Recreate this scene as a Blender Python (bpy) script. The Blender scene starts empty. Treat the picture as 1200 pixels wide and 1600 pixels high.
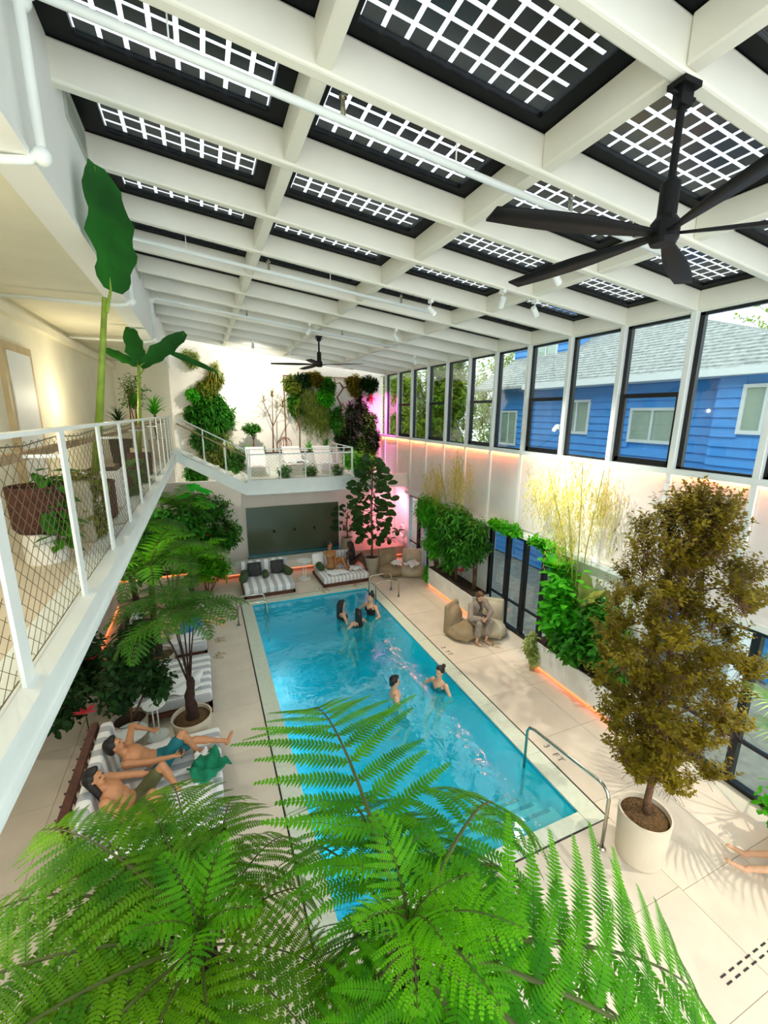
import bpy, bmesh, math, random
import numpy as np
from mathutils import Vector, Matrix

# ---------------------------------------------------------------- camera, sky, lights, exposure
SC = bpy.context.scene
COL = SC.collection
EYE = Vector((0.0, 0.0, 5.2))
YAW, PITCH, ROLL, FPX = 0.39906, 0.22508, 0.009548, 667.4
def _camera():
    cy, sy, cp, sp = math.cos(YAW), math.sin(YAW), math.cos(PITCH), math.sin(PITCH)
    f = Vector((sy*cp, cy*cp, -sp)); r = Vector((cy, -sy, 0)); u = r.cross(f)
    c, s = math.cos(ROLL), math.sin(ROLL)
    r2 = c*r + s*u; u2 = -s*r + c*u
    cam = bpy.data.cameras.new('camera'); o = bpy.data.objects.new('camera', cam); COL.objects.link(o)
    M = Matrix((r2, u2, -f)).transposed().to_4x4(); M.translation = EYE
    o.matrix_world = M
    cam.sensor_fit = 'HORIZONTAL'; cam.sensor_width = 36.0; cam.lens = FPX/1200*36.0
    cam.clip_start = 0.05; cam.clip_end = 300
    SC.camera = o
_camera()
SC.view_settings.view_transform = 'Standard'
SC.view_settings.look = 'None'
SC.view_settings.gamma = 1.0
SC.view_settings.use_curve_mapping = False
SC.view_settings.exposure = 0.28
SC.cycles.max_bounces = 10
SC.cycles.diffuse_bounces = 5
SC.cycles.glossy_bounces = 4
SC.cycles.transparent_max_bounces = 16
SC.cycles.sample_clamp_indirect = 4.0
SC.cycles.caustics_reflective = False
SC.cycles.caustics_refractive = False
SC.cycles.use_denoising = True

W = bpy.data.worlds.new('sky'); SC.world = W; W.use_nodes = True
_bg = W.node_tree.nodes['Background']; _bg.inputs[0].default_value = (0.90, 0.96, 1.0, 1); _bg.inputs[1].default_value = 2.35

def lamp(kind, name, loc, energy, color=(1, 1, 1), target=None, size=0.3, angle=60, blend=0.4, sy=None, parent=None):
    L = bpy.data.lights.new(name, kind); L.energy = energy; L.color = color
    if kind == 'SPOT':
        L.spot_size = math.radians(angle); L.spot_blend = blend; L.shadow_soft_size = size
    elif kind == 'AREA':
        L.shape = 'RECTANGLE'; L.size = size; L.size_y = sy or size
    else:
        L.shadow_soft_size = size
    o = bpy.data.objects.new(name, L); COL.objects.link(o); o.location = loc
    if target is not None:
        o.rotation_euler = (Vector(target)-Vector(loc)).to_track_quat('-Z', 'Y').to_euler()
    return o
# ceiling spots that graze the walls, the deck and the planting
lamp('SPOT', 'track_spot', (3.68, 6.66, 6.80), 950, (1.0, 0.97, 0.90), (6.6, 6.0, 3.3), 0.04, 62, 1.0)
lamp('SPOT', 'track_spot', (3.98, 8.98, 6.76), 800, (1.0, 0.87, 0.66), (5.7, 8.6, 0.2), 0.03, 44, 0.7)
lamp('SPOT', 'track_spot', (1.62, 13.60, 7.02), 520, (1.0, 0.94, 0.84), (1.6, 16.2, 4.9), 0.06, 120, 1.0)
lamp('SPOT', 'track_spot', (4.08, 4.44, 6.75), 420, (1.0, 0.95, 0.85), (4.6, 2.4, 2.6), 0.03, 42, 0.8)
lamp('SPOT', 'wall_spot', (6.50, 6.70, 4.92), 420, (1.0, 0.93, 0.80), (5.3, 4.7, 0), 0.02, 70, 0.8)
lamp('SPOT', 'wall_spot', (6.50, 0.95, 4.6), 480, (1.0, 0.94, 0.80), (5.0, 2.2, 0), 0.02, 75, 0.8)
lamp('SPOT', 'grow_lamp', (6.3, 14.6, 6.2), 620, (1.0, 0.12, 0.66), (6.4, 16.2, 4.2), 0.06, 95, 0.9)
lamp('SPOT', 'grow_lamp', (5.9, 13.9, 2.5), 150, (1.0, 0.28, 0.42), (6.6, 14.4, 1.2), 0.06, 150, 1.0)
lamp('POINT', 'corridor_fill', (-1.6, 2.5, 5.4), 22, (1.0, 0.86, 0.58), size=0.04)  # unseen fill added to light the walkway, no fixture
lamp('POINT', 'corridor_fill', (-1.6, 9.0, 5.4), 30, (1.0, 0.88, 0.62), size=0.04)  # second added walkway fill
for _y in (2.5, 5.5, 8.5, 11.5): lamp('SPOT', 'fill_downlight', (-1.5, _y, 3.62), 45, (1.0, 0.92, 0.78), (-1.5, _y, 0), 0.05, 130, 0.8)  # fill added under the balcony, no fixtures there
for _y in (5.0, 7.2, 9.3): lamp('POINT', 'underwater_lamp', (1.02, _y, -0.40), 30, (0.80, 0.97, 1.0), size=0.05)
lamp('SPOT', 'fill_downlight', (2.8, 15.2, 2.6), 40, (0.95, 1.0, 0.9), (2.8, 15.2, 0), 0.05, 140, 0.8)  # lamp without a fixture under the platform

# ---------------------------------------------------------------- materials
def srgb(h):
    h = h.lstrip('#'); v = [int(h[i:i+2], 16)/255 for i in (0, 2, 4)]
    return tuple(x/12.92 if x <= 0.04045 else ((x+0.055)/1.055)**2.4 for x in v)
MATS = {}
def mat(name, color, rough=0.6, metal=0.0, noise=0.0, scale=6.0, bump=0.0, bscale=40.0, trans=0.0, emit=0.0, rnd=0.0, spec=0.5, color2=None):
    m = bpy.data.materials.new(name); m.use_nodes = True; nt = m.node_tree; N = nt.nodes; Lk = nt.links
    b = N['Principled BSDF']
    c = srgb(color) if isinstance(color, str) else color
    b.inputs['Base Color'].default_value = (*c, 1); b.inputs['Roughness'].default_value = rough
    b.inputs['Metallic'].default_value = metal; b.inputs['Specular IOR Level'].default_value = spec
    col_out = None
    tc = N.new('ShaderNodeTexCoord')
    if noise or color2:
        n = N.new('ShaderNodeTexNoise'); n.inputs['Scale'].default_value = scale; n.inputs['Detail'].default_value = 4
        Lk.new(tc.outputs['Object'], n.inputs['Vector'])
        mx = N.new('ShaderNodeMix'); mx.data_type = 'RGBA'
        rmp = N.new('ShaderNodeMapRange'); rmp.inputs[1].default_value = 0.35; rmp.inputs[2].default_value = 0.65
        Lk.new(n.outputs['Fac'], rmp.inputs[0]); Lk.new(rmp.outputs[0], mx.inputs[0])
        c2 = (srgb(color2) if isinstance(color2, str) else color2) if color2 else tuple(x*(1-noise) for x in c)
        c1 = c if color2 else tuple(min(1, x*(1+noise*0.6)) for x in c)
        mx.inputs[6].default_value = (*c1, 1); mx.inputs[7].default_value = (*c2, 1)
        col_out = mx.outputs[2]; Lk.new(col_out, b.inputs['Base Color'])
    if rnd:
        oi = N.new('ShaderNodeObjectInfo'); hs = N.new('ShaderNodeHueSaturation')
        mr = N.new('ShaderNodeMapRange'); mr.inputs[3].default_value = 1-rnd; mr.inputs[4].default_value = 1+rnd
        Lk.new(oi.outputs['Random'], mr.inputs[0]); Lk.new(mr.outputs[0], hs.inputs['Value'])
        if col_out: Lk.new(col_out, hs.inputs['Color'])
        else: hs.inputs['Color'].default_value = (*c, 1)
        col_out = hs.outputs[0]; Lk.new(col_out, b.inputs['Base Color'])
    if bump:
        n2 = N.new('ShaderNodeTexNoise'); n2.inputs['Scale'].default_value = bscale; n2.inputs['Detail'].default_value = 3
        Lk.new(tc.outputs['Object'], n2.inputs['Vector'])
        bp = N.new('ShaderNodeBump'); bp.inputs['Strength'].default_value = bump; bp.inputs['Distance'].default_value = 0.02
        Lk.new(n2.outputs['Fac'], bp.inputs['Height']); Lk.new(bp.outputs[0], b.inputs['Normal'])
    if emit:
        b.inputs['Emission Color'].default_value = (*c, 1); b.inputs['Emission Strength'].default_value = emit
    if trans:
        t = N.new('ShaderNodeBsdfTranslucent')
        t.inputs[0].default_value = (min(1, c[0]*1.6+0.02), min(1, c[1]*1.35+0.03), c[2]*0.7, 1)
        ms = N.new('ShaderNodeMixShader'); ms.inputs[0].default_value = trans
        Lk.new(b.outputs[0], ms.inputs[1]); Lk.new(t.outputs[0], ms.inputs[2]); Lk.new(ms.outputs[0], N['Material Output'].inputs[0])
    MATS[name] = m
    return m
def stripes(name, ca, cb, period, axis=0, duty=0.5, rough=0.85):
    m = bpy.data.materials.new(name); m.use_nodes = True; nt = m.node_tree; N = nt.nodes; Lk = nt.links
    b = N['Principled BSDF']; b.inputs['Roughness'].default_value = rough
    tc = N.new('ShaderNodeTexCoord'); sp = N.new('ShaderNodeSeparateXYZ'); Lk.new(tc.outputs['Object'], sp.inputs[0])
    mu = N.new('ShaderNodeMath'); mu.operation = 'MULTIPLY'; mu.inputs[1].default_value = 1/period; Lk.new(sp.outputs[axis], mu.inputs[0])
    fr = N.new('ShaderNodeMath'); fr.operation = 'FRACT'; Lk.new(mu.outputs[0], fr.inputs[0])
    gt = N.new('ShaderNodeMath'); gt.operation = 'GREATER_THAN'; gt.inputs[1].default_value = duty; Lk.new(fr.outputs[0], gt.inputs[0])
    mx = N.new('ShaderNodeMix'); mx.data_type = 'RGBA'; Lk.new(gt.outputs[0], mx.inputs[0])
    mx.inputs[6].default_value = (*srgb(ca), 1); mx.inputs[7].default_value = (*srgb(cb), 1); Lk.new(mx.outputs[2], b.inputs[0])
    MATS[name] = m; return m
def glass(name, tint=(0.92, 0.97, 0.96), refl=0.10, rough=0.02, ripple=0.0):
    m = bpy.data.materials.new(name); m.use_nodes = True; nt = m.node_tree; N = nt.nodes; Lk = nt.links
    N.remove(N['Principled BSDF'])
    t = N.new('ShaderNodeBsdfTransparent'); t.inputs[0].default_value = (*tint, 1)
    g = N.new('ShaderNodeBsdfGlossy'); g.inputs['Roughness'].default_value = rough
    lw = N.new('ShaderNodeLayerWeight'); lw.inputs[0].default_value = 0.5
    pw_ = N.new('ShaderNodeMath'); pw_.operation = 'POWER'; pw_.inputs[1].default_value = 2.6; Lk.new(lw.outputs['Facing'], pw_.inputs[0])
    fr = N.new('ShaderNodeMath'); fr.operation = 'MULTIPLY_ADD'; fr.inputs[1].default_value = 0.75; fr.inputs[2].default_value = 0.03; Lk.new(pw_.outputs[0], fr.inputs[0])
    ms = N.new('ShaderNodeMixShader'); Lk.new(fr.outputs[0], ms.inputs[0]); Lk.new(t.outputs[0], ms.inputs[1]); Lk.new(g.outputs[0], ms.inputs[2])
    if ripple:
        tc = N.new('ShaderNodeTexCoord'); n = N.new('ShaderNodeTexNoise'); n.inputs['Scale'].default_value = 2.6; n.inputs['Detail'].default_value = 3
        n.inputs['Distortion'].default_value = 0.9
        Lk.new(tc.outputs['Object'], n.inputs['Vector'])
        bp = N.new('ShaderNodeBump'); bp.inputs['Strength'].default_value = ripple; bp.inputs['Distance'].default_value = 0.06
        Lk.new(n.outputs['Fac'], bp.inputs['Height']); Lk.new(bp.outputs[0], g.inputs['Normal']); Lk.new(bp.outputs[0], lw.inputs['Normal'])
    if ripple:   # slightly cloudy turquoise water
        df = N.new('ShaderNodeBsdfDiffuse'); df.inputs[0].default_value = (0.005, 0.60, 0.74, 1); m2 = N.new('ShaderNodeMixShader'); m2.inputs[0].default_value = 0.30
        Lk.new(t.outputs[0], m2.inputs[1]); Lk.new(df.outputs[0], m2.inputs[2]); Lk.new(m2.outputs[0], ms.inputs[1])
    Lk.new(ms.outputs[0], N['Material Output'].inputs[0])
    MATS[name] = m; return m

mat('white_paint', '#f2f3ee', 0.55, noise=0.02, scale=1.5, bump=0.05, bscale=120)
mat('white_steel', '#eff4ef', 0.42, noise=0.03, scale=3)
mat('rafter_white', '#f1efe0', 0.5, noise=0.03, scale=2)
mat('back_plaster', '#f3ecdf', 0.8, noise=0.06, scale=1.2, bump=0.15, bscale=30)
mat('corridor_plaster', '#efe9d0', 0.8, noise=0.05, scale=1.5)
mat('deck_tile', '#dccfba', 0.62, noise=0.06, scale=2.2, bump=0.06, bscale=60, rnd=0.035)
mat('deck_joint', '#cbbfa9', 0.9)
mat('coping', '#d3dac4', 0.55, noise=0.06, scale=12, rnd=0.03)
mat('black_slot', '#1b1a18', 0.6)
mat('pool_plaster', '#12c6e0', 0.7, noise=0.10, scale=1.0)
mat('pool_step', '#c4f2f2', 0.7, noise=0.06, scale=3)
mat('nosing_blue', '#0b5f78', 0.6)
mat('black_metal', '#15181a', 0.35, metal=0.2, noise=0.1)
mat('fan_black', '#0a0b0c', 0.55, spec=0.25)
mat('chrome', '#b9b6a6', 0.18, metal=1.0)
mat('pv_cell', '#15222b', 0.28, noise=0.35, scale=9, rnd=0.5, spec=0.7)
mat('pv_frame', '#05090b', 0.5, noise=0.2, scale=4, spec=0.15)
mat('mesh_panel', '#ece6de', 0.6, noise=0.03, scale=4, bump=0.3, bscale=260)
mat('green_stone', '#4e5c45', 0.22, noise=0.18, scale=0.7)
mat('white_stone', '#dfe0d2', 0.45, noise=0.05)
mat('led_orange', '#ff8550', 0.5, emit=1.5)
mat('sill_glow', '#ff7a48', 0.5, emit=110)  # for the added glow strip below the window sill
mat('led_pink', '#ff4a8c', 0.5, emit=2.0)
mat('ledge_brown', '#b59a86', 0.7, noise=0.1)
mat('dark_wood', '#5b3222', 0.5, noise=0.35, scale=14)
mat('mid_wood', '#8a6a40', 0.55, noise=0.3, scale=12)
mat('tan_door', '#cdb68a', 0.6, noise=0.12, scale=5)
mat('rail_wood', '#9b8260', 0.6, noise=0.25, scale=16)
mat('cable', '#6f6047', 0.5, metal=0.3)
mat('soil', '#3b2a1c', 1.0, noise=0.5, scale=30, bump=0.8, bscale=60)
mat('mulch', '#6b4f2c', 1.0, noise=0.5, scale=40, bump=0.9, bscale=70)
mat('pot_cream', '#d9ccb4', 0.7, noise=0.05, scale=3)
mat('pot_grey', '#b3ae98', 0.8, noise=0.08, scale=5)
mat('planter_white', '#ecebe4', 0.5, noise=0.10, scale=3)
mat('basket', '#4d2b20', 0.9, noise=0.4, scale=40, bump=0.8, bscale=80)
mat('bark', '#6a4b32', 0.9, noise=0.4, scale=25, bump=0.6, bscale=50)
mat('fern_trunk', '#3a2519', 1.0, noise=0.5, scale=30, bump=1.0, bscale=60)
mat('stalk_green', '#7f9a2e', 0.5, noise=0.25, scale=8)
mat('rachis', '#4d5a1c', 0.6, noise=0.2)
mat('driftwood', '#8a5a3e', 0.8, noise=0.3, scale=10)
def leafmat(n, c, c2=None, trans=0.3, rnd=0.15, rough=0.45, scale=5): mat(n, c, 0.6, trans=trans, noise=0.25, color2=c2, scale=scale, rnd=rnd, spec=0.22)
leafmat('fern_green', '#66b80c', '#2c7a08', 0.30, scale=3)
leafmat('fern_olive', '#6fa412', '#32700c', 0.28, scale=3)
leafmat('fern_dark', '#46801d', '#245a12', 0.3)
leafmat('leaf_bright', '#57c024', '#2c8f1d', 0.35)
leafmat('leaf_mid', '#3d8a22', '#1e5a14', 0.3)
leafmat('leaf_dark', '#20491a', '#122e12', 0.2)
leafmat('leaf_fig', '#2f5a20', '#1c3b18', 0.2)
leafmat('leaf_banana', '#1c6a1c', '#0c4411', 0.18, scale=2)
leafmat('leaf_olive', '#887a1a', '#4f4c10', 0.3, scale=3)
leafmat('leaf_willow', '#c5c882', '#8fa04a', 0.45)
leafmat('leaf_pale', '#a9b877', '#7d9450', 0.35)
leafmat('leaf_moss', '#7a8a2e', '#4d6420', 0.3)
leafmat('leaf_red_and_lit', '#ff5a6a', '#c72b50', 0.3)  # red leaves; also stands in for pink lamp glow on lit ones
leafmat('leaf_palm', '#5f9d4a', '#b9cf8d', 0.3)
leafmat('leaf_monstera', '#3fe03a', '#1dae24', 0.4)
leafmat('leaf_tree_out', '#8fae38', '#4f7a1e', 0.35)
mat('stripe_piping', '#e8e6e0', 0.9)
stripes('stripe_fabric', '#f6f5f0', '#b9bbbd', 0.23)
stripes('stripe_soft', '#f4f2ee', '#cfcdca', 0.12)
stripes('siding_line', '#3f86d8', '#3f86d8', 0.2)
mat('towel_white', '#f4f3f0', 0.95, bump=0.3, bscale=90)
mat('towel_green', '#12855f', 0.95, noise=0.2, bump=0.3, bscale=90)
mat('bolster_green', '#3f5230', 0.9, noise=0.2, bump=0.2)
mat('pillow_black', '#3d3f3e', 0.9, noise=0.7, scale=28)
mat('bean_taupe', '#a08c6c', 0.9, noise=0.12, scale=4, bump=0.15, bscale=14)
mat('bean_beige', '#c4b79c', 0.9, noise=0.10, scale=4, bump=0.15, bscale=14)
mat('sling_white', '#efe4da', 0.8)
mat('skin_tan', '#c98d62', 0.5, noise=0.08, scale=9)
mat('skin_light', '#dfae8a', 0.5, noise=0.06, scale=9)
mat('skin_brown', '#b0713f', 0.5, noise=0.08, scale=9)
mat('skin_dark', '#4a2c20', 0.45, noise=0.08, scale=9)
mat('hair_black', '#17120f', 0.5, noise=0.3, scale=30)
mat('hair_brown', '#5a3f28', 0.55, noise=0.3, scale=30)
mat('suit_teal', '#0b6e78', 0.8, noise=0.12)
mat('suit_olive', '#5a5c38', 0.85, noise=0.15)
mat('suit_black', '#161618', 0.7)
mat('suit_tan', '#a8854f', 0.7)
mat('suit_navy', '#23324a', 0.75)
mat('trunks_blue', '#1f63b8', 0.8, color2='#4f9be0', scale=25)
mat('robe_grey', '#9a8e80', 0.95, noise=0.15, scale=10, bump=0.2)
mat('eye_dark', '#0d0a08', 0.3)
mat('lip', '#9a4a42', 0.5)
mat('phone', '#1c1c22', 0.3)
mat('house_blue', '#4493dc', 0.7, noise=0.06, scale=3, rnd=0.06)
mat('shingle', '#a2a4a0', 0.95, noise=0.3, scale=9, rnd=0.10)
mat('curtain', '#d8d2c2', 0.9)
mat('ground_out', '#8d8b80', 0.95, noise=0.2)
mat('outdoor_white', '#d9dcda', 0.8)
mat('letter_grey', '#6d6a60', 0.7)
mat('vent_grey', '#b9bdb4', 0.5)
mat('sign_dark', '#33302c', 0.6)
glass('window_glass', (0.90, 0.96, 0.95))
glass('roof_glass', (0.96, 0.99, 1.0))
glass('rail_glass', (0.93, 0.97, 0.95))
glass('water', (0.74, 0.985, 1.0), ripple=0.16, rough=0.03)
M = MATS

# ---------------------------------------------------------------- mesh helpers
def new_obj(name, me, material, parent=None, world=False, kind=None, mods=None):
    o = bpy.data.objects.new(name, me)
    if material is not None and not me.materials: me.materials.append(M[material] if isinstance(material, str) else material)
    COL.objects.link(o)
    if parent is not None:
        o.parent = parent
        if world: o.location = -Vector(parent.location)   # authored in world axes under an unrotated parent
    if kind: o['kind'] = kind
    return o
def tag(o, label=None, cat=None, group=None, kind=None):
    if label: o['label'] = label
    if cat: o['category'] = cat
    if group: o['group'] = group
    if kind: o['kind'] = kind
    return o
def thing(name, label, cat, loc=(0, 0, 0), rz=0.0, group=None):
    o = bpy.data.objects.new(name, None); COL.objects.link(o); o.empty_display_size = 0.1
    o.location = loc; o.rotation_euler = (0, 0, rz)
    return tag(o, label, cat, group)
def copy_tree(o, parent=None):
    c = o.copy(); COL.objects.link(c)
    if parent is not None: c.parent = parent
    for ch in list(o.children): copy_tree(ch, c)
    return c
def V(*a): return Vector(a)
class MB:
    def __init__(s): s.v = []; s.f = []
    def add(s, vs, fs):
        n = len(s.v); s.v += [tuple(v) for v in vs]; s.f += [tuple(n+i for i in f) for f in fs]; return s
    def box(s, x0, x1, y0, y1, z0, z1):
        return s.add([(x, y, z) for z in (z0, z1) for y in (y0, y1) for x in (x0, x1)],
                     [(0, 2, 3, 1), (4, 5, 7, 6), (0, 1, 5, 4), (2, 6, 7, 3), (0, 4, 6, 2), (1, 3, 7, 5)])
    def hexa(s, c):  # eight corners, bottom four then top four (ccw)
        return s.add(c, [(3, 2, 1, 0), (4, 5, 6, 7), (0, 1, 5, 4), (1, 2, 6, 5), (2, 3, 7, 6), (3, 0, 4, 7)])
    def bar(s, a, b, w, h, up=(0, 0, 1)):
        a = Vector(a); b = Vector(b); d = (b-a).normalized(); up = Vector(up)
        if abs(d.dot(up)) > 0.98: up = Vector((0, 1, 0))
        r = d.cross(up).normalized()*w/2; u = r.cross(d).normalized()*h/2
        return s.hexa([a-r-u, a+r-u, b+r-u, b-r-u, a-r+u, a+r+u, b+r+u, b-r+u])
    def tube(s, pts, r, n=8, cap=True):
        pts = [Vector(p) for p in pts]; k = len(pts); rr = r if isinstance(r, (list, tuple)) else [r]*k
        base = len(s.v); prev = None
        for i, p in enumerate(pts):
            d = (pts[min(i+1, k-1)]-pts[max(i-1, 0)])
            if d.length < 1e-9: d = Vector((0, 0, 1))
            d.normalize()
            if prev is None:
                a = Vector((0, 0, 1)) if abs(d.z) < 0.9 else Vector((1, 0, 0))
                u = d.cross(a).normalized()
            else:
                u = (prev - d*prev.dot(d)); u = u.normalized() if u.length > 1e-6 else d.orthogonal().normalized()
            prev = u; w = d.cross(u)
            for j in range(n):
                t = 2*math.pi*j/n; s.v.append(tuple(p+(u*math.cos(t)+w*math.sin(t))*rr[i]))
        for i in range(k-1):
            for j in range(n):
                a = base+i*n+j; b = base+i*n+(j+1) % n; s.f.append((a, b, b+n, a+n))
        if cap:
            s.f.append(tuple(base+j for j in range(n))[::-1]); s.f.append(tuple(base+(k-1)*n+j for j in range(n)))
        return s
    def cyl(s, c, r, z0, z1, n=20, r2=None): return s.tube([(c[0], c[1], z0), (c[0], c[1], z1)], [r, r2 if r2 is not None else r], n)
    def lathe(s, prof, c=(0, 0, 0), n=28):
        base = len(s.v); k = len(prof)
        for (r, z) in prof:
            for j in range(n):
                t = 2*math.pi*j/n; s.v.append((c[0]+r*math.cos(t), c[1]+r*math.sin(t), c[2]+z))
        for i in range(k-1):
            for j in range(n):
                a = base+i*n+j; b = base+i*n+(j+1) % n; s.f.append((a, b, b+n, a+n))
        s.f.append(tuple(base+j for j in range(n))[::-1]); s.f.append(tuple(base+(k-1)*n+j for j in range(n)))
        return s
    def ell(s, c, ax, ay, az, n=14, m=9):
        c = Vector(c); ax = Vector(ax); ay = Vector(ay); az = Vector(az); base = len(s.v)
        s.v.append(tuple(c-az))
        for i in range(1, m):
            p = math.pi*i/m
            for j in range(n):
                t = 2*math.pi*j/n
                s.v.append(tuple(c-az*math.cos(p)+(ax*math.cos(t)+ay*math.sin(t))*math.sin(p)))
        s.v.append(tuple(c+az)); top = len(s.v)-1
        for j in range(n):
            s.f.append((base, base+1+(j+1) % n, base+1+j))
            s.f.append((top, base+1+(m-2)*n+j, base+1+(m-2)*n+(j+1) % n))
        for i in range(m-2):
            for j in range(n):
                a = base+1+i*n+j; b = base+1+i*n+(j+1) % n; s.f.append((a, b, b+n, a+n))
        return s
    def cap_(s, a, b, ra, rb, n=12):
        a = Vector(a); b = Vector(b); d = (b-a)
        if d.length < 1e-5: return s
        d.normalize(); pts = []; rr = []
        for k in range(4):
            t = math.pi/2*k/4; pts.append(a-d*ra*math.cos(t)); rr.append(max(ra*math.sin(t), ra*0.05))
        pts += [a, b]; rr += [ra, rb]
        for k in range(3, -1, -1):
            t = math.pi/2*k/4; pts.append(b+d*rb*math.cos(t)); rr.append(max(rb*math.sin(t), rb*0.05))
        return s.tube(pts, rr, n)
    def mesh(s, name, smooth=False):
        me = bpy.data.meshes.new(name); me.from_pydata(s.v, [], s.f); me.validate(clean_customdata=False)
        if smooth: me.polygons.foreach_set('use_smooth', [True]*len(me.polygons))
        me.update(); return me
    def build(s, name, material, parent=None, world=False, smooth=False, kind=None, bevel=0.0, seg=2, remesh=0.0, smoothit=0):
        if parent is None:
            xs = np.array(s.v); c = Vector(((xs[:, 0].min()+xs[:, 0].max())/2, (xs[:, 1].min()+xs[:, 1].max())/2, xs[:, 2].min()))
            s.v = [tuple(Vector(v)-c) for v in s.v]
        me = s.mesh(name, smooth)
        if bevel:
            bm = bmesh.new(); bm.from_mesh(me); bmesh.ops.recalc_face_normals(bm, faces=bm.faces)
            bmesh.ops.bevel(bm, geom=[e for e in bm.edges if e.is_manifold and e.calc_face_angle(0) > 0.5], offset=bevel, segments=seg, profile=0.5, affect='EDGES')
            for f in bm.faces: f.smooth = smooth
            bm.to_mesh(me); bm.free()
        o = new_obj(name, me, material, parent, world, kind)
        if parent is None: o.location = c
        if remesh:
            md = o.modifiers.new('remesh', 'REMESH'); md.mode = 'VOXEL'; md.voxel_size = remesh; md.use_smooth_shade = True
            if smoothit:
                m2 = o.modifiers.new('smooth', 'SMOOTH'); m2.factor = 0.5; m2.iterations = smoothit
            BAKE.append(o)
        return o
BAKE = []
def bake_all():
    dg = bpy.context.evaluated_depsgraph_get()
    for o in BAKE:
        me = bpy.data.meshes.new_from_object(o.evaluated_get(dg)); old = o.data
        me.name = old.name; o.modifiers.clear()
        mats = list(old.materials); me.materials.clear()
        for m_ in mats: me.materials.append(m_)
        o.data = me

# leaf instancer -------------------------------------------------------
T_LEAF = (np.array([[0, 0, 0], [0.35, 0.5, 0.06], [0.35, 0, -0.02], [0.35, -0.5, 0.06], [0.72, 0.36, 0.03], [0.72, -0.36, 0.03], [1, 0, -0.06], [0.72, 0, -0.03]]),
          [(0, 1, 2), (0, 2, 3), (1, 4, 7, 2), (2, 7, 5, 3), (4, 6, 7), (7, 6, 5)])
T_SIMPLE = (np.array([[0, 0, 0], [0.4, 0.5, 0.03], [1, 0, -0.05], [0.4, -0.5, 0.03]]), [(0, 1, 2, 3)])
T_PIN = (np.array([[0, 0.40, 0], [0.50, 0.36, 0.03], [1, 0.02, -0.05], [0.50, -0.34, 0.03], [0, -0.40, 0]]), [(0, 4, 3, 1), (1, 3, 2)])
T_BLADE = (np.array([[0, 0.5, 0], [0, -0.5, 0], [0.35, 0.45, 0.10], [0.35, -0.45, 0.10], [0.7, 0.3, 0.05], [0.7, -0.3, 0.05], [1, 0, -0.14]]),
           [(0, 1, 3, 2), (2, 3, 5, 4), (4, 5, 6)])
def leaves_np(P, D, U, L, Wd, tmpl):
    P = np.asarray(P, float); D = np.asarray(D, float); U = np.asarray(U, float)
    n = len(P); L = np.broadcast_to(np.asarray(L, float), (n,)); Wd = np.broadcast_to(np.asarray(Wd, float), (n,))
    D = D/np.maximum(np.linalg.norm(D, axis=1, keepdims=True), 1e-9)
    S = np.cross(U, D); S /= np.maximum(np.linalg.norm(S, axis=1, keepdims=True), 1e-9)
    Nn = np.cross(D, S)
    tv, tf = tmpl
    v = P[:, None, :] + tv[None, :, 0:1]*(D*L[:, None])[:, None, :] + tv[None, :, 1:2]*(S*Wd[:, None])[:, None, :] + tv[None, :, 2:3]*(Nn*L[:, None])[:, None, :]
    return v.reshape(-1, 3), n, tf, len(tv)
def mesh_np(name, blocks):
    vs = []; loops = []; starts = []; tot = []; off = 0; ls = 0
    for (v, n, tf, k) in blocks:
        vs.append(v)
        for f in tf: pass
        base = np.arange(n)*k+off
        idx = np.concatenate([base[:, None]+np.array(f)[None, :] for f in tf], axis=1)
        loops.append(idx.ravel())
        lens = np.tile(np.array([len(f) for f in tf]), n); tot.append(lens)
        off += n*k
    v = np.concatenate(vs); loops = np.concatenate(loops); tot = np.concatenate(tot); st = np.concatenate([[0], np.cumsum(tot)[:-1]])
    me = bpy.data.meshes.new(name); me.vertices.add(len(v)); me.vertices.foreach_set('co', v.astype(np.float32).ravel())
    me.loops.add(len(loops)); me.loops.foreach_set('vertex_index', loops.astype(np.int32))
    me.polygons.add(len(tot)); me.polygons.foreach_set('loop_start', st.astype(np.int32)); me.polygons.foreach_set('loop_total', tot.astype(np.int32))
    me.update(calc_edges=True); return me
def unit(v):
    v = np.asarray(v, float); return v/np.maximum(np.linalg.norm(v, axis=-1, keepdims=True), 1e-9)
RNG = np.random.default_rng(7)

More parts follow.
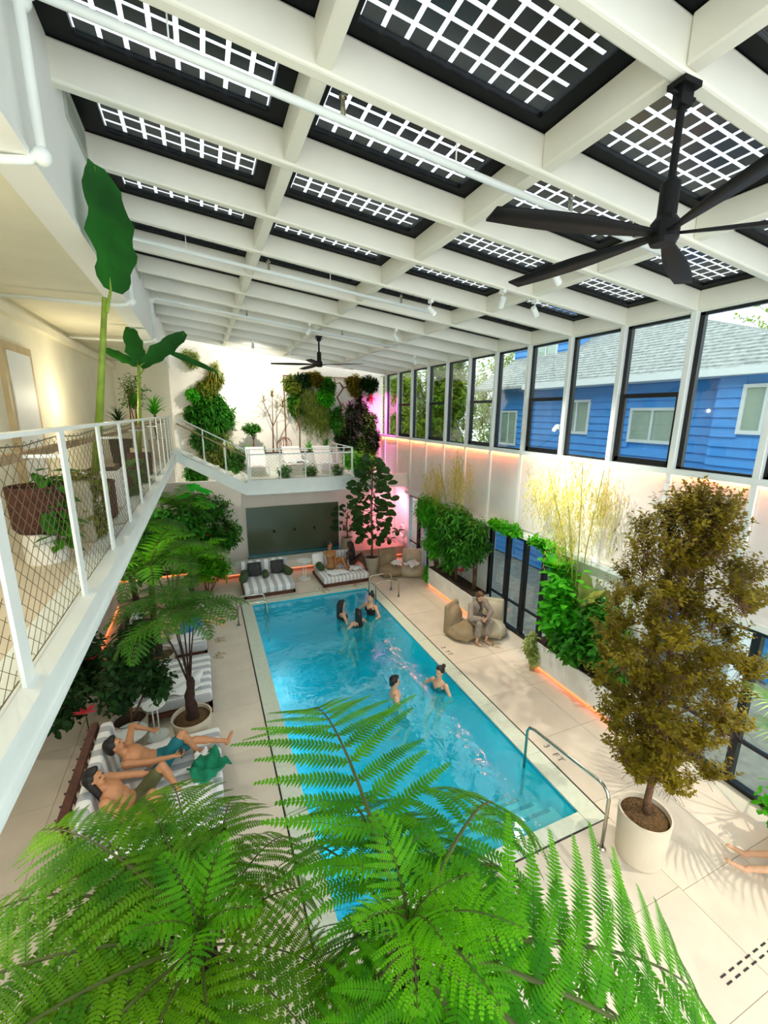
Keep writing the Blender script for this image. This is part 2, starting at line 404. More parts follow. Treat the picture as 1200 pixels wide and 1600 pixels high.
# tree-fern frond: rachis along +X, arching; pinnae with comb-like pinnules
def frond_mesh(name, L=2.0, pl=0.5, pairs=15, pin=24, a0=45, a1=-35, pw=0.055, side=0.0, seed=0, droop=0.25, plume=1.0):
    r = np.random.default_rng(seed)
    K = 40; ts = np.linspace(0, 1, K+1); pts = [np.zeros(3)]
    for i in range(K):
        e = math.radians(a0+(a1-a0)*((i+0.5)/K)**1.1); y = side*math.sin(ts[i]*2)
        pts.append(pts[-1]+np.array([math.cos(e), y*0.3, math.sin(e)])*L/K)
    pts = np.array(pts)
    def at(t):
        q = t*K; i = int(min(K-1, q)); f = q-i; p = pts[i]*(1-f)+pts[i+1]*f; d = unit(pts[i+1]-pts[i]); return p, d
    P = []; D = []; U = []; LL = []; WW = []; rp = []
    for i in range(pairs):
        t = 0.14+0.85*(i/(pairs-1))**0.92; p, d = at(t)
        s = np.array([0, 1.0, 0]); up = unit(np.cross(d, s))
        plen = pl*plume*(math.sin(math.pi*min(1, (t*0.86+0.12)))**0.75)*(1+0.06*r.standard_normal())
        for sg in (1, -1):
            fw = 0.35+0.5*t**2
            dirp = unit(sg*s+d*fw+up*(0.10+0.08*r.standard_normal())); q = p.copy(); path = [q.copy()]
            m = max(5, int(pin*plen/pl)); step = plen/m
            for k in range(m):
                u = (k+0.5)/m; dirp = unit(dirp-np.array([0, 0, droop*2.2/m*(0.4+u)])); q = q+dirp*step; path.append(q.copy())
                side_ = unit(np.cross(dirp, up)); nn = unit(np.cross(side_, dirp))
                w = pw*(1-0.82*u**1.4)*(0.55+0.45*min(1, u*6))
                for s2 in (1, -1):
                    P.append(q); D.append(side_*s2+dirp*0.45-nn*0.10); U.append(nn); LL.append(w*(1+0.1*r.standard_normal())); WW.append(step*1.06)
            rp.append(path)
    blocks = [leaves_np(P, D, U, LL, WW, T_PIN)]
    me = mesh_np(name, blocks)
    mb = MB(); mb.tube([tuple(q) for q in pts[::2]], list(np.linspace(0.014, 0.003, len(pts[::2]))), 5)
    for path in rp: mb.tube([tuple(path[0]), tuple(path[len(path)//2]), tuple(path[-1])], [0.0035, 0.0025, 0.001], 3, cap=False)
    return me, mb.mesh(name+'_rachis')
def put_frond(root, meshes, loc, yaw, pitch=0.0, roll=0.0, scale=1.0, m='fern_green', name='frond'):
    o = new_obj(name, meshes[0], m, root); o.location = loc; o.rotation_euler = Matrix.Rotation(yaw, 3, 'Z').to_4x4().to_euler()
    R = Matrix.Rotation(yaw, 3, 'Z') @ Matrix.Rotation(-pitch, 3, 'Y') @ Matrix.Rotation(roll, 3, 'X')
    o.rotation_euler = R.to_euler(); o.scale = (scale,)*3
    r = new_obj('rachis', meshes[1], 'rachis', o)
    return o

# leafy mass: twigs carry leaves
def foliage(root, centers, material, leaf=0.07, width=0.5, twigs=120, per=9, seed=0, tmpl=T_LEAF, droop=0.3, twig_len=0.35, origin=None, world=True, stems='bark', name='foliage', stem_r=0.004, flat=0.0, shell=0.45, clamp=True):
    """centers: list of (cx,cy,cz,rx,ry,rz[,weight])"""
    r = np.random.default_rng(seed)
    wts = np.array([c[6] if len(c) > 6 else c[3]*c[4]*c[5] for c in centers]); wts = wts/wts.sum()
    P = []; D = []; U = []; LL = []; mb = MB()
    for i in range(twigs):
        c = centers[r.choice(len(centers), p=wts)]
        d = unit(r.standard_normal(3)); rad = shell+(1-shell)*r.random()**0.6
        cc = np.array(c[:3]); rr = np.array(c[3:6]); end = cc+d*rr*rad
        out = unit(d*rr+np.array([0, 0, 0.25])); st = end-out*twig_len
        n = per; side0 = unit(np.cross(out, r.standard_normal(3)))
        for k in range(n):
            u = (k+0.6)/n; p = st+(end-st)*u; ang = k*2.4+r.random()
            b = unit(np.cross(out, side0)); sd = side0*math.cos(ang)+b*math.sin(ang)
            if flat: sd[2] *= (1-flat); 
            dd = unit(out*0.55+sd+np.array([0, 0, -droop])+0.25*r.standard_normal(3))
            P.append(p); D.append(dd); U.append(unit(np.array([0, 0, 1.0])+0.5*out+0.3*r.standard_normal(3))); LL.append(leaf*(0.7+0.6*r.random()))
        if stems: st[0] = min(st[0], 6.6); end[0] = min(end[0], 6.6); end[1] = min(end[1], 16.3); mb.tube([tuple(st-out*0.1), tuple(end)], [stem_r, stem_r*0.4], 3, cap=False)
    LL = np.array(LL); P = np.array(P)
    if world and clamp: P[:, 0] = np.minimum(P[:, 0], 6.62-leaf*0.9-0.05*r.random(len(P))); P[:, 1] = np.minimum(P[:, 1], 16.25-leaf*0.8)
    me = mesh_np(name, [leaves_np(P, D, U, LL, LL*width, tmpl)])
    o = new_obj(name, me, material, root, world, 'stuff')
    if stems:
        s = mb.build('twigs', stems, root, world=world, kind='stuff')
    return o
def rosette(root, c, material, n=40, L=0.5, w=0.03, seed=0, world=True, el=(10, 80), name='foliage', droop=0.0):
    r = np.random.default_rng(seed); P = []; D = []; U = []; LL = []
    for i in range(n):
        az = r.random()*6.283; e = math.radians(el[0]+(el[1]-el[0])*r.random()); d = np.array([math.cos(az)*math.cos(e), math.sin(az)*math.cos(e), math.sin(e)])
        P.append(np.array(c)+d*0.02); D.append(d); U.append(unit(np.array([0, 0, 1.0])+0.001*d-d*d[2])); LL.append(L*(0.75+0.4*r.random()))
    LL = np.array(LL); tm = T_BLADE
    if droop: tm = (T_BLADE[0].copy(), T_BLADE[1]); tm[0][:, 2] = [0, 0, 0.12, 0.12, 0.02, 0.02, -0.35*droop]
    me = mesh_np(name, [leaves_np(P, D, U, LL, w, tm)]); return new_obj(name, me, material, root, world, 'stuff')
def leaf_mesh(name, kind='oval', L=0.25, w=0.14, curl=0.12):
    mb = MB(); rows = 16 if kind == 'banana' else 7; prev = None
    for i in range(rows+1):
        t = i/rows
        if kind == 'oval': h = w/2*math.sin(math.pi*min(1, t**0.85))**0.8
        elif kind == 'fiddle': h = w/2*(math.sin(math.pi*t)**0.6)*(0.72+0.45*t)
        elif kind == 'banana': h = w/2*(math.sin(math.pi*min(1, 0.04+t*0.93))**0.45)*(1+0.10*math.sin(t*23)+0.05*math.sin(t*51))
        else: h = w/2*math.sin(math.pi*t)**0.7
        z = -curl*L*t*t; x = t*L
        mb.v += [(x, -h, z+h*0.25), (x, 0, z), (x, h*(0.93+(0.14 if kind == 'banana' else 0.06)*math.sin(t*19)), z+h*0.25)]
        if i: 
            a = (i-1)*3; b = i*3
            mb.f += [(a, a+1, b+1, b), (a+1, a+2, b+2, b+1)]
    return mb.mesh(name, True)
def put_leaf(root, me, p, d, mt, scale=1.0, up=(0, 0, 1), name='leaf', roll=0.0):
    d = Vector(d).normalized(); u = Vector(up); s = u.cross(d)
    if s.length < 1e-3: s = Vector((1, 0, 0)).cross(d)
    s.normalize(); n = d.cross(s)
    o = new_obj(name, me, mt, root); Mx = Matrix((d, s, n)).transposed()
    o.rotation_euler = (Mx @ Matrix.Rotation(roll, 3, 'X')).to_euler(); o.location = p; o.scale = (scale,)*3
    return o
def pot(root, r0, r1, h, material='pot_cream', soil='soil', fill=0.06):
    MB().lathe([(r0*0.96, 0.0), (r0, 0.02), (r1, h), (r1-0.02, h), (r1-0.03, h-fill-0.02), (0.01, h-fill-0.02)], n=56).build('pot', material, root, smooth=False)
    b = MB(); n = 24; b.lathe([(r1-0.03, h-fill-0.03), (r1-0.03, h-fill), (r1*0.5, h-fill+0.02), (0.01, h-fill+0.025)], n=n).build('soil', soil, root, smooth=True)
def cloth(name, material, c, w, d, rz=0.0, amp=0.03, seed=0, parent=None, label=None, cat='towel', group=None, th=0.02, n=12, tilt=0.0):
    r = random.Random(seed); ph = [r.uniform(0, 6.28) for _ in range(6)]; mb = MB(); 
    def hz(u, v): return amp*(math.sin(u*5+ph[0])*math.cos(v*4+ph[1])+0.5*math.sin(u*11+v*7+ph[2]))+tilt*u
    def ed(t, p): return 0.07*min(w, d)*math.sin(t*3+p)
    for s in (0, 1):
        for i in range(n+1):
            for j in range(n+1):
                u = i/n-0.5; v = j/n-0.5
                mb.v.append((u*w+ed(v*2, ph[3]), v*d+ed(u*2, ph[4]), hz(u*2, v*2)+amp*1.5+(th if s else 0)))
    N1 = n+1; o1 = N1*N1
    for i in range(n):
        for j in range(n):
            a = i*N1+j; mb.f.append((a, a+1, a+N1+1, a+N1)); a += o1; mb.f.append((a, a+N1, a+N1+1, a+1))
    ring = [i*N1 for i in range(N1)]+[n*N1+j for j in range(1, N1)]+[i*N1+n for i in range(n-1, -1, -1)]+[j for j in range(n-1, 0, -1)]
    for k in range(len(ring)):
        a = ring[k]; b = ring[(k+1) % len(ring)]; mb.f.append((a, b, b+o1, a+o1))
    o = new_obj(name, mb.mesh(name, True), material, parent); o.location = c; o.rotation_euler = (0, 0, rz)
    if parent is None: tag(o, label, cat, group)
    return o
# ================================================================ STRUCTURE
WR, WL, YB, Y0 = 6.7, -0.79, 16.35, -2.0      # right wall, balcony edge, back wall, open near end
RY = [4.38+1.14*k for k in range(-5, 11)]      # rafter centre lines
PX = [-0.8, 0.9, 2.75, 4.7, 6.7]               # purlin lines
def roofz(x): return 6.67+0.1133*(WR-x)
RB, RH = 0.10, 0.27                            # rafter width and depth
PW, PE, PN, PFY = 4.585, 0.62, 3.10, 11.80     # slot drain rectangle: right, left, near, far
WX0, WX1, WY0, WY1 = 0.92, 4.28, 3.32, 11.52   # water edge

# floor: slab with the pool hole, tiles on top
mb = MB(); zt = -0.012
for (x0, x1, y0, y1) in ((-3.6, WX0-0.04, Y0, 17), (WX1+0.04, 6.8, Y0, 17), (WX0-0.04, WX1+0.04, Y0, WY0-0.04), (WX0-0.04, WX1+0.04, WY1+0.04, 17)):
    mb.box(x0, x1, y0, y1, -0.3, zt)
floor = mb.build('floor', 'deck_joint', kind='structure')
def floor_tiles():
    cache = {}
    def tile(x0, x1, y0, y1):
        if x1-x0 < 0.05 or y1-y0 < 0.05: return
        key = (round(x1-x0, 3), round(y1-y0, 3))
        if key not in cache:
            w, d = key; g = 0.003; cache[key] = MB().box(-w/2+g, w/2-g, -d/2+g, d/2-g, 0, 0.012).mesh('tile'); 
        o = new_obj('tile', cache[key], 'deck_tile', floor)
        o.location = Vector(((x0+x1)/2, (y0+y1)/2, zt))-floor.location
    def region(x0, x1, y0, y1, tx=0.9, ty=0.6):
        nx = max(1, round((x1-x0)/tx)); ny = max(1, round((y1-y0)/ty)); a = (x1-x0)/nx; b = (y1-y0)/ny
        for i in range(nx):
            for j in range(ny): tile(x0+i*a, x0+(i+1)*a, y0+j*b, y0+(j+1)*b)
    region(PW+0.008, WR, Y0+0.5, PFY, 1.05, 1.2)
    region(-3.2, PE-0.008, 0.4, PFY, 0.95, 1.2)
    region(PE-0.008, PW+0.008, Y0+0.5, PN-0.008, 0.99, 0.92)
    region(-3.2, WR, PFY+0.0, 13.7, 1.1, 0.95)
floor_tiles()

# pool
pool = thing('swimming_pool', 'long rectangular turquoise swimming pool with pale stone coping sunk in the deck', 'swimming pool', (2.6, 7.4, 0))
D = 1.15
mb = MB()
mb.box(WX0-0.04, WX1+0.04, WY0-0.04, WY1+0.04, -D-0.05, -D)
mb.box(WX0-0.04, WX0, WY0-0.04, WY1+0.04, -D, -0.02); mb.box(WX1, WX1+0.04, WY0-0.04, WY1+0.04, -D, -0.02)
mb.box(WX0, WX1, WY0-0.04, WY0, -D, -0.02); mb.box(WX0, WX1, WY1, WY1+0.04, -D, -0.02)
mb.build('basin', 'pool_plaster', pool, world=True)
MB().box(WX0+0.001, WX1-0.001, WY0+0.001, WY1-0.001, -0.05, -0.045).build('water', 'water', pool, world=True)
def cstone(x0, x1, y0, y1):
    g = 0.003; MB().box(x0+g, x1-g, y0+g, y1-g, -0.02, 0.004).build('coping_stone', 'coping', pool, world=True, bevel=0.004, seg=1)
n = 7
for i in range(n):
    a = PN+(PFY-PN)*i/n; b = PN+(PFY-PN)*(i+1)/n
    cstone(WX1, PW-0.012, a, b); cstone(PE+0.012, WX0, a, b)
for i in range(3):
    a = WX0+(WX1-WX0)*i/3; b = WX0+(WX1-WX0)*(i+1)/3
    cstone(a, b, PN+0.012, WY0); cstone(a, b, WY1, PFY-0.012)
mb = MB()
mb.box(PW-0.012, PW+0.008, PN-0.012, PFY+0.01, -0.011, 0.0015); mb.box(PE-0.008, PE+0.012, PN-0.012, PFY+0.01, -0.011, 0.0015)
mb.box(PE, PW, PN-0.012, PN+0.008, -0.011, 0.0015); mb.box(PE, PW, PFY-0.01, PFY+0.008, -0.011, 0.0015)
mb.build('slot_drain', 'black_slot', pool, world=True)
for i, (ys, ye, z) in enumerate(((WY0, 3.62, -0.16), (3.62, 3.92, -0.36), (3.92, 4.22, -0.58), (4.22, 4.52, -0.82))):
    s = MB().box(2.5, 4.14, ys, ye, -D, z).build('step', 'pool_step', pool, world=True)
    MB().box(2.55, 4.06, ye-0.055, ye+0.003, z-0.002, z+0.004).build('nosing', 'nosing_blue', s, world=False).location = (0, 0, 0)
for c in list(pool.children):
    if c.name.startswith('step'):
        for g in c.children: g.location = (0, 0, 0)
for y in (9.3, 7.2):
    l = MB().tube([(WX0+0.001, y, -0.35), (WX0+0.03, y, -0.35)], 0.09, 16).build('pool_light', mat('pool_lamp', '#dfe8ff', emit=5.0) if 'pool_lamp' not in M else M['pool_lamp'], pool, world=True)
# depth markings
def text(body, loc, size, rz, label, mt='letter_grey', cat='sign', name='depth_marking', rx=0.0, th=0.002, parent=None, group=None, bold=False):
    cu = bpy.data.curves.new('txt', 'FONT'); cu.body = body; cu.size = size; cu.extrude = th; cu.align_x = 'CENTER'; cu.align_y = 'CENTER'
    if bold: cu.offset = size*0.02
    t = bpy.data.objects.new('txt', cu); COL.objects.link(t)
    dg = bpy.context.evaluated_depsgraph_get(); me = bpy.data.meshes.new_from_object(t.evaluated_get(dg)); bpy.data.objects.remove(t)
    o = new_obj(name, me, mt, parent); o.location = loc; o.rotation_euler = (rx, 0, rz)
    if parent is None: tag(o, label, cat, group)
    return o
def marking(body, loc, size, rz, label):
    t = thing('depth_marking', label, 'sign', loc, rz)
    for i, ch in enumerate(body):
        if ch != ' ': text(ch, ((i-(len(body)-1)/2)*size*0.66, 0, 0), size, 0, None, name='letter', parent=t)
marking('3 FT', (4.74, 4.24, 0.003), 0.15, -math.pi/2, 'grey depth marking letters set in the deck beside the near end of the pool')
marking('3 FT', (4.72, 7.47, 0.003), 0.15, -math.pi/2, 'grey depth marking letters set in the deck halfway along the pool')
marking('3 FT', (2.9, 11.95, 0.003), 0.13, 0, 'grey depth marking letters set in the deck at the far end of the pool')
# rails of the pool
rl = thing('pool_handrail', 'single curved chrome handrail over the pool steps beside the potted tree', 'handrail', (4.15, 2.83, 0))
pts = [(0, 0, 0), (0, 0, 0.72), (0, 0.03, 0.80), (0, 0.09, 0.85), (0, 0.16, 0.86), (0, 1.25, 0.72), (0, 1.36, 0.68), (0, 1.40, 0.60), (0, 1.40, -0.55)]
MB().tube(pts, 0.021, 12).build('rail', 'chrome', rl, smooth=True)
MB().lathe([(0.05, 0), (0.05, 0.012), (0.03, 0.03), (0.022, 0.03)], n=16).build('flange', 'chrome', rl)
def grab(x, y, sgn, label):
    r_ = thing('grab_rail', label, 'handrail', (x, y, 0))
    L = 0.72; p = [(0, 0, 0), (0, 0, 0.42), (sgn*0.03, 0, 0.50), (sgn*0.10, 0, 0.54), (sgn*(L-0.10), 0, 0.54), (sgn*(L-0.02), 0, 0.50), (sgn*L, 0, 0.40), (sgn*L, 0, -0.6)]
    MB().tube(p, 0.02, 10).build('rail', 'chrome', r_, smooth=True)
    MB().lathe([(0.045, 0), (0.045, 0.012), (0.022, 0.02)], n=14).build('flange', 'chrome', r_)
grab(0.48, 10.45, 1, 'chrome grab rail at the far left pool corner, nearer of the pair')
grab(0.48, 10.95, 1, 'chrome grab rail at the far left pool corner, farther of the pair')
grab(4.94, 10.55, -1, 'chrome grab rail at the far right pool corner, nearer of the pair')
grab(4.94, 11.10, -1, 'chrome grab rail at the far right pool corner, farther of the pair')
dr = thing('floor_drain', 'double row of dashed slots of a floor drain in the near right deck', 'drain', (5.2, 1.43, 0))
for row in (0, 0.055):
    for k in range(14): MB().box(-1.05+k*0.13, -1.05+k*0.13+0.075, row-0.008+0.03*0, row+0.008, 0.0005, 0.003).build('slot', 'black_slot', dr)

# ---- ceiling
ceil = thing('ceiling', 'white steel rafter ceiling filled with solar glass', 'ceiling', (0, 0, 0)); ceil['kind'] = 'structure'
del ceil['category']
XA, XB = -0.85, 6.78
def slopebox(mb, x0, x1, y0, y1, dz0, dz1):
    return mb.hexa([(x0, y0, roofz(x0)+dz0), (x1, y0, roofz(x1)+dz0), (x1, y1, roofz(x1)+dz0), (x0, y1, roofz(x0)+dz0),
                    (x0, y0, roofz(x0)+dz1), (x1, y0, roofz(x1)+dz1), (x1, y1, roofz(x1)+dz1), (x0, y1, roofz(x0)+dz1)])
for y in RY: slopebox(MB(), XA, XB, y-RB/2, y+RB/2, 0, RH).build('rafter', 'rafter_white', ceil, bevel=0.018, seg=2, smooth=False)
for j in range(len(RY)-1):
    for i in (1, 2, 3, 4):
        x = PX[i]; w = 0.055 if i < 4 else 0.07
        slopebox(MB(), x-w, x+w, RY[j]+RB/2, RY[j+1]-RB/2, 0.02 if i < 4 else 0.0, RH).build('purlin', 'rafter_white', ceil, bevel=0.012, seg=1)
ncell = 0
cellmesh = {}
def cell(w, d, s):
    k = (round(w, 3), round(d, 3))
    if k not in cellmesh: cellmesh[k] = slopebox2(w, d)
    return cellmesh[k]
def slopebox2(w, d):
    m = MB(); h = 0.1133
    return m.hexa([(-w/2, -d/2, h*w/2), (w/2, -d/2, -h*w/2), (w/2, d/2, -h*w/2), (-w/2, d/2, h*w/2), (-w/2, -d/2, h*w/2+0.004), (w/2, -d/2, -h*w/2+0.004), (w/2, d/2, -h*w/2+0.004), (-w/2, d/2, h*w/2+0.004)]).mesh('solar_cell')
for j in range(len(RY)-1):
    for i in range(4):
        x0, x1 = PX[i]+0.06, PX[i+1]-0.06; y0, y1 = RY[j]+RB/2, RY[j+1]-RB/2
        cx, cy = (x0+x1)/2, (y0+y1)/2; p = thing('solar_panel', None, None, (cx, cy, roofz(cx)+RH+0.02)); p.parent = ceil
        o = Vector(p.location)
        def loc_(m): m.v = [tuple(Vector(v)-o) for v in m.v]; return m
        fx, fy = 0.13, 0.10
        m = MB()
        slopebox(m, x0-0.06, x1+0.06, y0-RB/2, y0+fy*0.45, RH+0.001, RH+0.05); slopebox(m, x0-0.06, x1+0.06, y1-fy, y1+RB/2, RH+0.001, RH+0.05)
        slopebox(m, x0-0.06, x0+fx, y0+fy*0.45, y1-fy, RH+0.001, RH+0.05); slopebox(m, x1-fx, x1+0.06, y0+fy*0.45, y1-fy, RH+0.001, RH+0.05)
        loc_(m).build('frame', 'pv_frame', p)
        m = MB(); slopebox(m, x0+fx, x1-fx, y0+fy*0.45, y1-fy, RH+0.03, RH+0.036); loc_(m).build('pane', 'roof_glass', p)
        gx0, gx1, gy0, gy1 = x0+fx, x1-fx, y0+fy*0.45, y1-fy
        nx = round((gx1-gx0)/0.158); ny = 6; sx = (gx1-gx0)/nx; sy = (gy1-gy0)/ny; g = 0.033
        near = (j <= 5 and i >= 0 and ncell < 300 and RY[j] > 1.9 and (i >= 1 or RY[j] > 3))
        mj = MB()
        for a in range(nx):
            for b in range(ny):
                xx = gx0+(a+0.5)*sx; yy = gy0+(b+0.5)*sy
                if near and ncell < 300:
                    c = new_obj('solar_cell', cell(sx-g, sy-g, 0), 'pv_cell', p); c.location = Vector((xx, yy, roofz(xx)+RH+0.024))-o; ncell += 1
                else:
                    h = 0.1133*(sx-g)/2; wx = (sx-g)/2; wy = (sy-g)/2; z = roofz(xx)+RH+0.024
                    mj.hexa([tuple(Vector(q)-o) for q in ((xx-wx, yy-wy, z+h), (xx+wx, yy-wy, z-h), (xx+wx, yy+wy, z-h), (xx-wx, yy+wy, z+h), (xx-wx, yy-wy, z+h+.004), (xx+wx, yy-wy, z-h+.004), (xx+wx, yy+wy, z-h+.004), (xx-wx, yy+wy, z+h+.004))])
        if mj.v: mj.build('solar_cells', 'pv_cell', p, kind='stuff')
# solid strip over the far bays' edge and eaves
# ---- left: fascia above the balcony, soffit, corridor
wf = MB().box(-1.0, -0.80, Y0, YB, 6.64, roofz(-0.8)+RH+0.05).build('wall_upper_left', 'white_paint', kind='structure')
sf = MB().box(-3.3, -1.0, Y0, 15.0, 6.64, 6.80).build('ceiling_balcony', 'corridor_plaster', kind='structure')
MB().box(-1.0, WL+0.02, Y0, 15.0, 6.60, 6.64).build('trim_1', 'white_paint', kind='structure')
wl = MB().box(-2.45, -2.25, Y0, 15.0, 4.0, 6.64).build('wall_left', 'corridor_plaster', kind='structure')
MB().box(-3.3, -0.8, 15.0, 15.2, 3.9, 6.9).build('wall_end', 'corridor_plaster', kind='structure')
MB().box(-2.27, -2.14, Y0, 15.0, 6.40, 6.52).build('trim_2', 'corridor_plaster', kind='structure')
wl2 = MB().box(-3.35, -3.2, Y0, 17, 0, 3.7).build('wall_lower_left', 'back_plaster', kind='structure')
# upper fascia pieces: vents
for k, (y0, y1) in enumerate(((4.66, 5.36), (8.6, 9.3), (12.0, 12.7))):
    v = thing('wall_vent', ('louvred grey air vent high on the left wall, nearest of the three', 'louvred air vent high on the left wall, middle of the three', 'small far louvred air vent high on the left wall')[k], 'vent', (-0.80, (y0+y1)/2, 7.48))
    L = y1-y0
    mb = MB(); mb.box(0, 0.02, -L/2, L/2, 0, 0.02).box(0, 0.02, -L/2, L/2, 0.24, 0.26).box(0, 0.02, -L/2, -L/2+0.02, 0.02, 0.24).box(0, 0.02, L/2-0.02, L/2, 0.02, 0.24)
    mb.build('frame', 'vent_grey', v)
    for q in range(6): MB().hexa([(0.001, -L/2+.02, .03+q*.035), (.016, -L/2+.02, .02+q*.035), (.016, L/2-.02, .02+q*.035), (.001, L/2-.02, .03+q*.035), (.001, -L/2+.02, .036+q*.035), (.016, -L/2+.02, .026+q*.035), (.016, L/2-.02, .026+q*.035), (.001, L/2-.02, .036+q*.035)]).build('louvre', 'vent_grey', v)
# door of the corridor
dr1 = MB().box(-2.25, -2.19, 6.95, 8.0, 4.03, 6.06).build('door_1', 'tan_door', kind='structure')
MB().box(-2.19, -2.175, 7.08, 7.87, 4.05, 5.95).build('door_leaf', 'white_paint', dr1, world=True).location = -dr1.location
sg = thing('door_sign', 'small dark square room sign on the corridor wall beside the tan door', 'sign', (-2.25, 6.6, 5.35))
MB().box(0, 0.015, -0.06, 0.06, 0, 0.13).build('plate', 'sign_dark', sg)
# ---- balcony
bal = MB()
bal.box(-3.2, -0.95, Y0, 15.0, 3.88, 4.03)
bal = bal.build('floor_balcony', 'deck_tile', kind='structure')
tr = MB(); tr.box(-0.97, WL+0.07, Y0, 14.9, 4.012, 4.034).box(-0.76, -0.745, Y0, 14.9, 3.85, 4.012).box(-0.97, WL+0.07, Y0, 14.9, 3.83, 3.85)
tr.build('trim_3', 'white_steel', kind='structure')
rail = thing('balcony_railing', 'white steel balcony railing with diamond cable netting along the upper left walkway', 'railing', (-0.79, 0, 4.03))
MB().box(-0.035, 0.035, Y0, 13.72, 1.055, 1.075).build('top_rail', 'white_steel', rail)
PY = [-1.9+1.03*k for k in range(0, 16)]; PY = [y for y in [2.145+1.03*k for k in range(-3, 12)] if y < 13.7]
pm = MB().box(-0.008, 0.008, -0.05, 0.05, 0, 1.055).mesh('post')
for y in PY+[13.68]: new_obj('post', pm, 'white_steel', rail).location = (0, y, 0)
MB().box(-0.25, -0.20, Y0, 13.6, 0.88, 0.93).build('wooden_handrail', 'rail_wood', rail)
for y in PY[::2]: MB().box(-0.20, 0.0, y-0.01, y+0.01, 0.895, 0.915).build('bracket', 'white_steel', rail)
def net(root, x, ya, yb, za, zb, s=0.075, r=0.0022, along='y', slope=0.0, name='cable_net'):
    mb = MB(); W_ = yb-ya; H_ = zb-za; asp = 1.25
    def pt(u, z): return (x, u, z+slope*(u-ya)) if along == 'y' else (u, x, z+slope*(u-ya))
    k = -int(H_*asp/s)-1
    while k*s < W_:
        for sg in (1, -1):
            u0 = ya+k*s if sg == 1 else ya+k*s+H_*asp
            # line u = u0 + sg*asp*(z-za)
            z0, z1 = za, zb; a = u0; b = u0+sg*asp*H_
            def clip(uv):
                return uv
            lo, hi = 0.0, 1.0
            du = b-a
            for bound, sgn in ((ya, 1), (yb, -1)):
                fa = (a-bound)*sgn; fb = (b-bound)*sgn
                if fa < 0 and fb < 0: lo = 2; break
                if fa < 0: lo = max(lo, fa/(fa-fb))
                if fb < 0: hi = min(hi, fa/(fa-fb))
            if lo < hi:
                mb.tube([pt(a+du*lo, z0+H_*lo), pt(a+du*hi, z0+H_*hi)], r, 3, cap=False)
        k += 1
    mb.tube([pt(ya, zb), pt((ya+yb)/2, zb-0.02), pt(yb, zb)], r*2, 4); mb.tube([pt(ya, za), pt(yb, za)], r*2, 4)
    return mb.build(name, 'cable', root, kind='stuff')
for a, b in zip(PY[:-1], PY[1:]): net(rail, -0.03, a+0.01, b-0.01, 0.02, 1.02, s=0.105 if a < 8 else 0.16, r=0.0018)
# ---- pipes
def pipe(y, x1, label, k):
    t = thing('sprinkler_pipe', label, 'pipe', (-0.7, y, 6.5))
    o = Vector(t.location)
    pts = [(-0.72, y+0.02, 6.66), (-0.72, y, 7.30), (-0.70, y, roofz(-0.7)-0.16), (-0.64, y, roofz(-0.6)-0.11), (x1, y, roofz(x1)-0.10)]
    MB().tube([Vector(p)-o for p in pts], 0.028, 10).build('pipe', 'white_steel', t, smooth=True)
    pts = [(-0.72, y+0.02, 6.66), (-0.78, y, 6.58), (-0.9, y, 6.56), (-2.2, y, 6.56)]
    MB().tube([Vector(p)-o for p in pts], 0.026, 8).build('branch_pipe', 'white_steel', t, smooth=True)
    for (cx, cy, cz) in ((-0.72, y+0.02, 6.62), (-0.71, y, roofz(-0.7)-0.17)):
        MB().ell(Vector((cx, cy, cz))-o, (.05, 0, 0), (0, .05, 0), (0, 0, .05)).build('elbow', 'white_steel', t, smooth=True)
    for xx in (1.08, 3.2):
        if xx < x1:
            z = roofz(xx)-0.10; q = MB(); q.tube([Vector(p)-o for p in ((xx, y, z), (xx, y, z+0.10), (xx, y, z+0.16))], [0.022, 0.016, 0.012], 8)
            q.cyl((xx-o.x, y-o.y), 0.03, z+0.12-o.z, z+0.13-o.z, 10); q.build('sprinkler_head', 'chrome', t)
    for xx in (0.0, 2.0, 4.0):
        if xx < x1: MB().cyl((xx-o.x, y-o.y), 0.006, roofz(xx)-0.10-o.z, roofz(xx)+RH-o.z, 6).build('hanger', 'white_steel', t)
pipe(3.36, 4.6, 'white sprinkler pipe under the roof crossing nearest to the camera', 0)
pipe(6.95, 3.8, 'white sprinkler pipe under the roof, second from the camera', 1)
pipe(10.2, 4.6, 'white sprinkler pipe under the far part of the roof', 2)
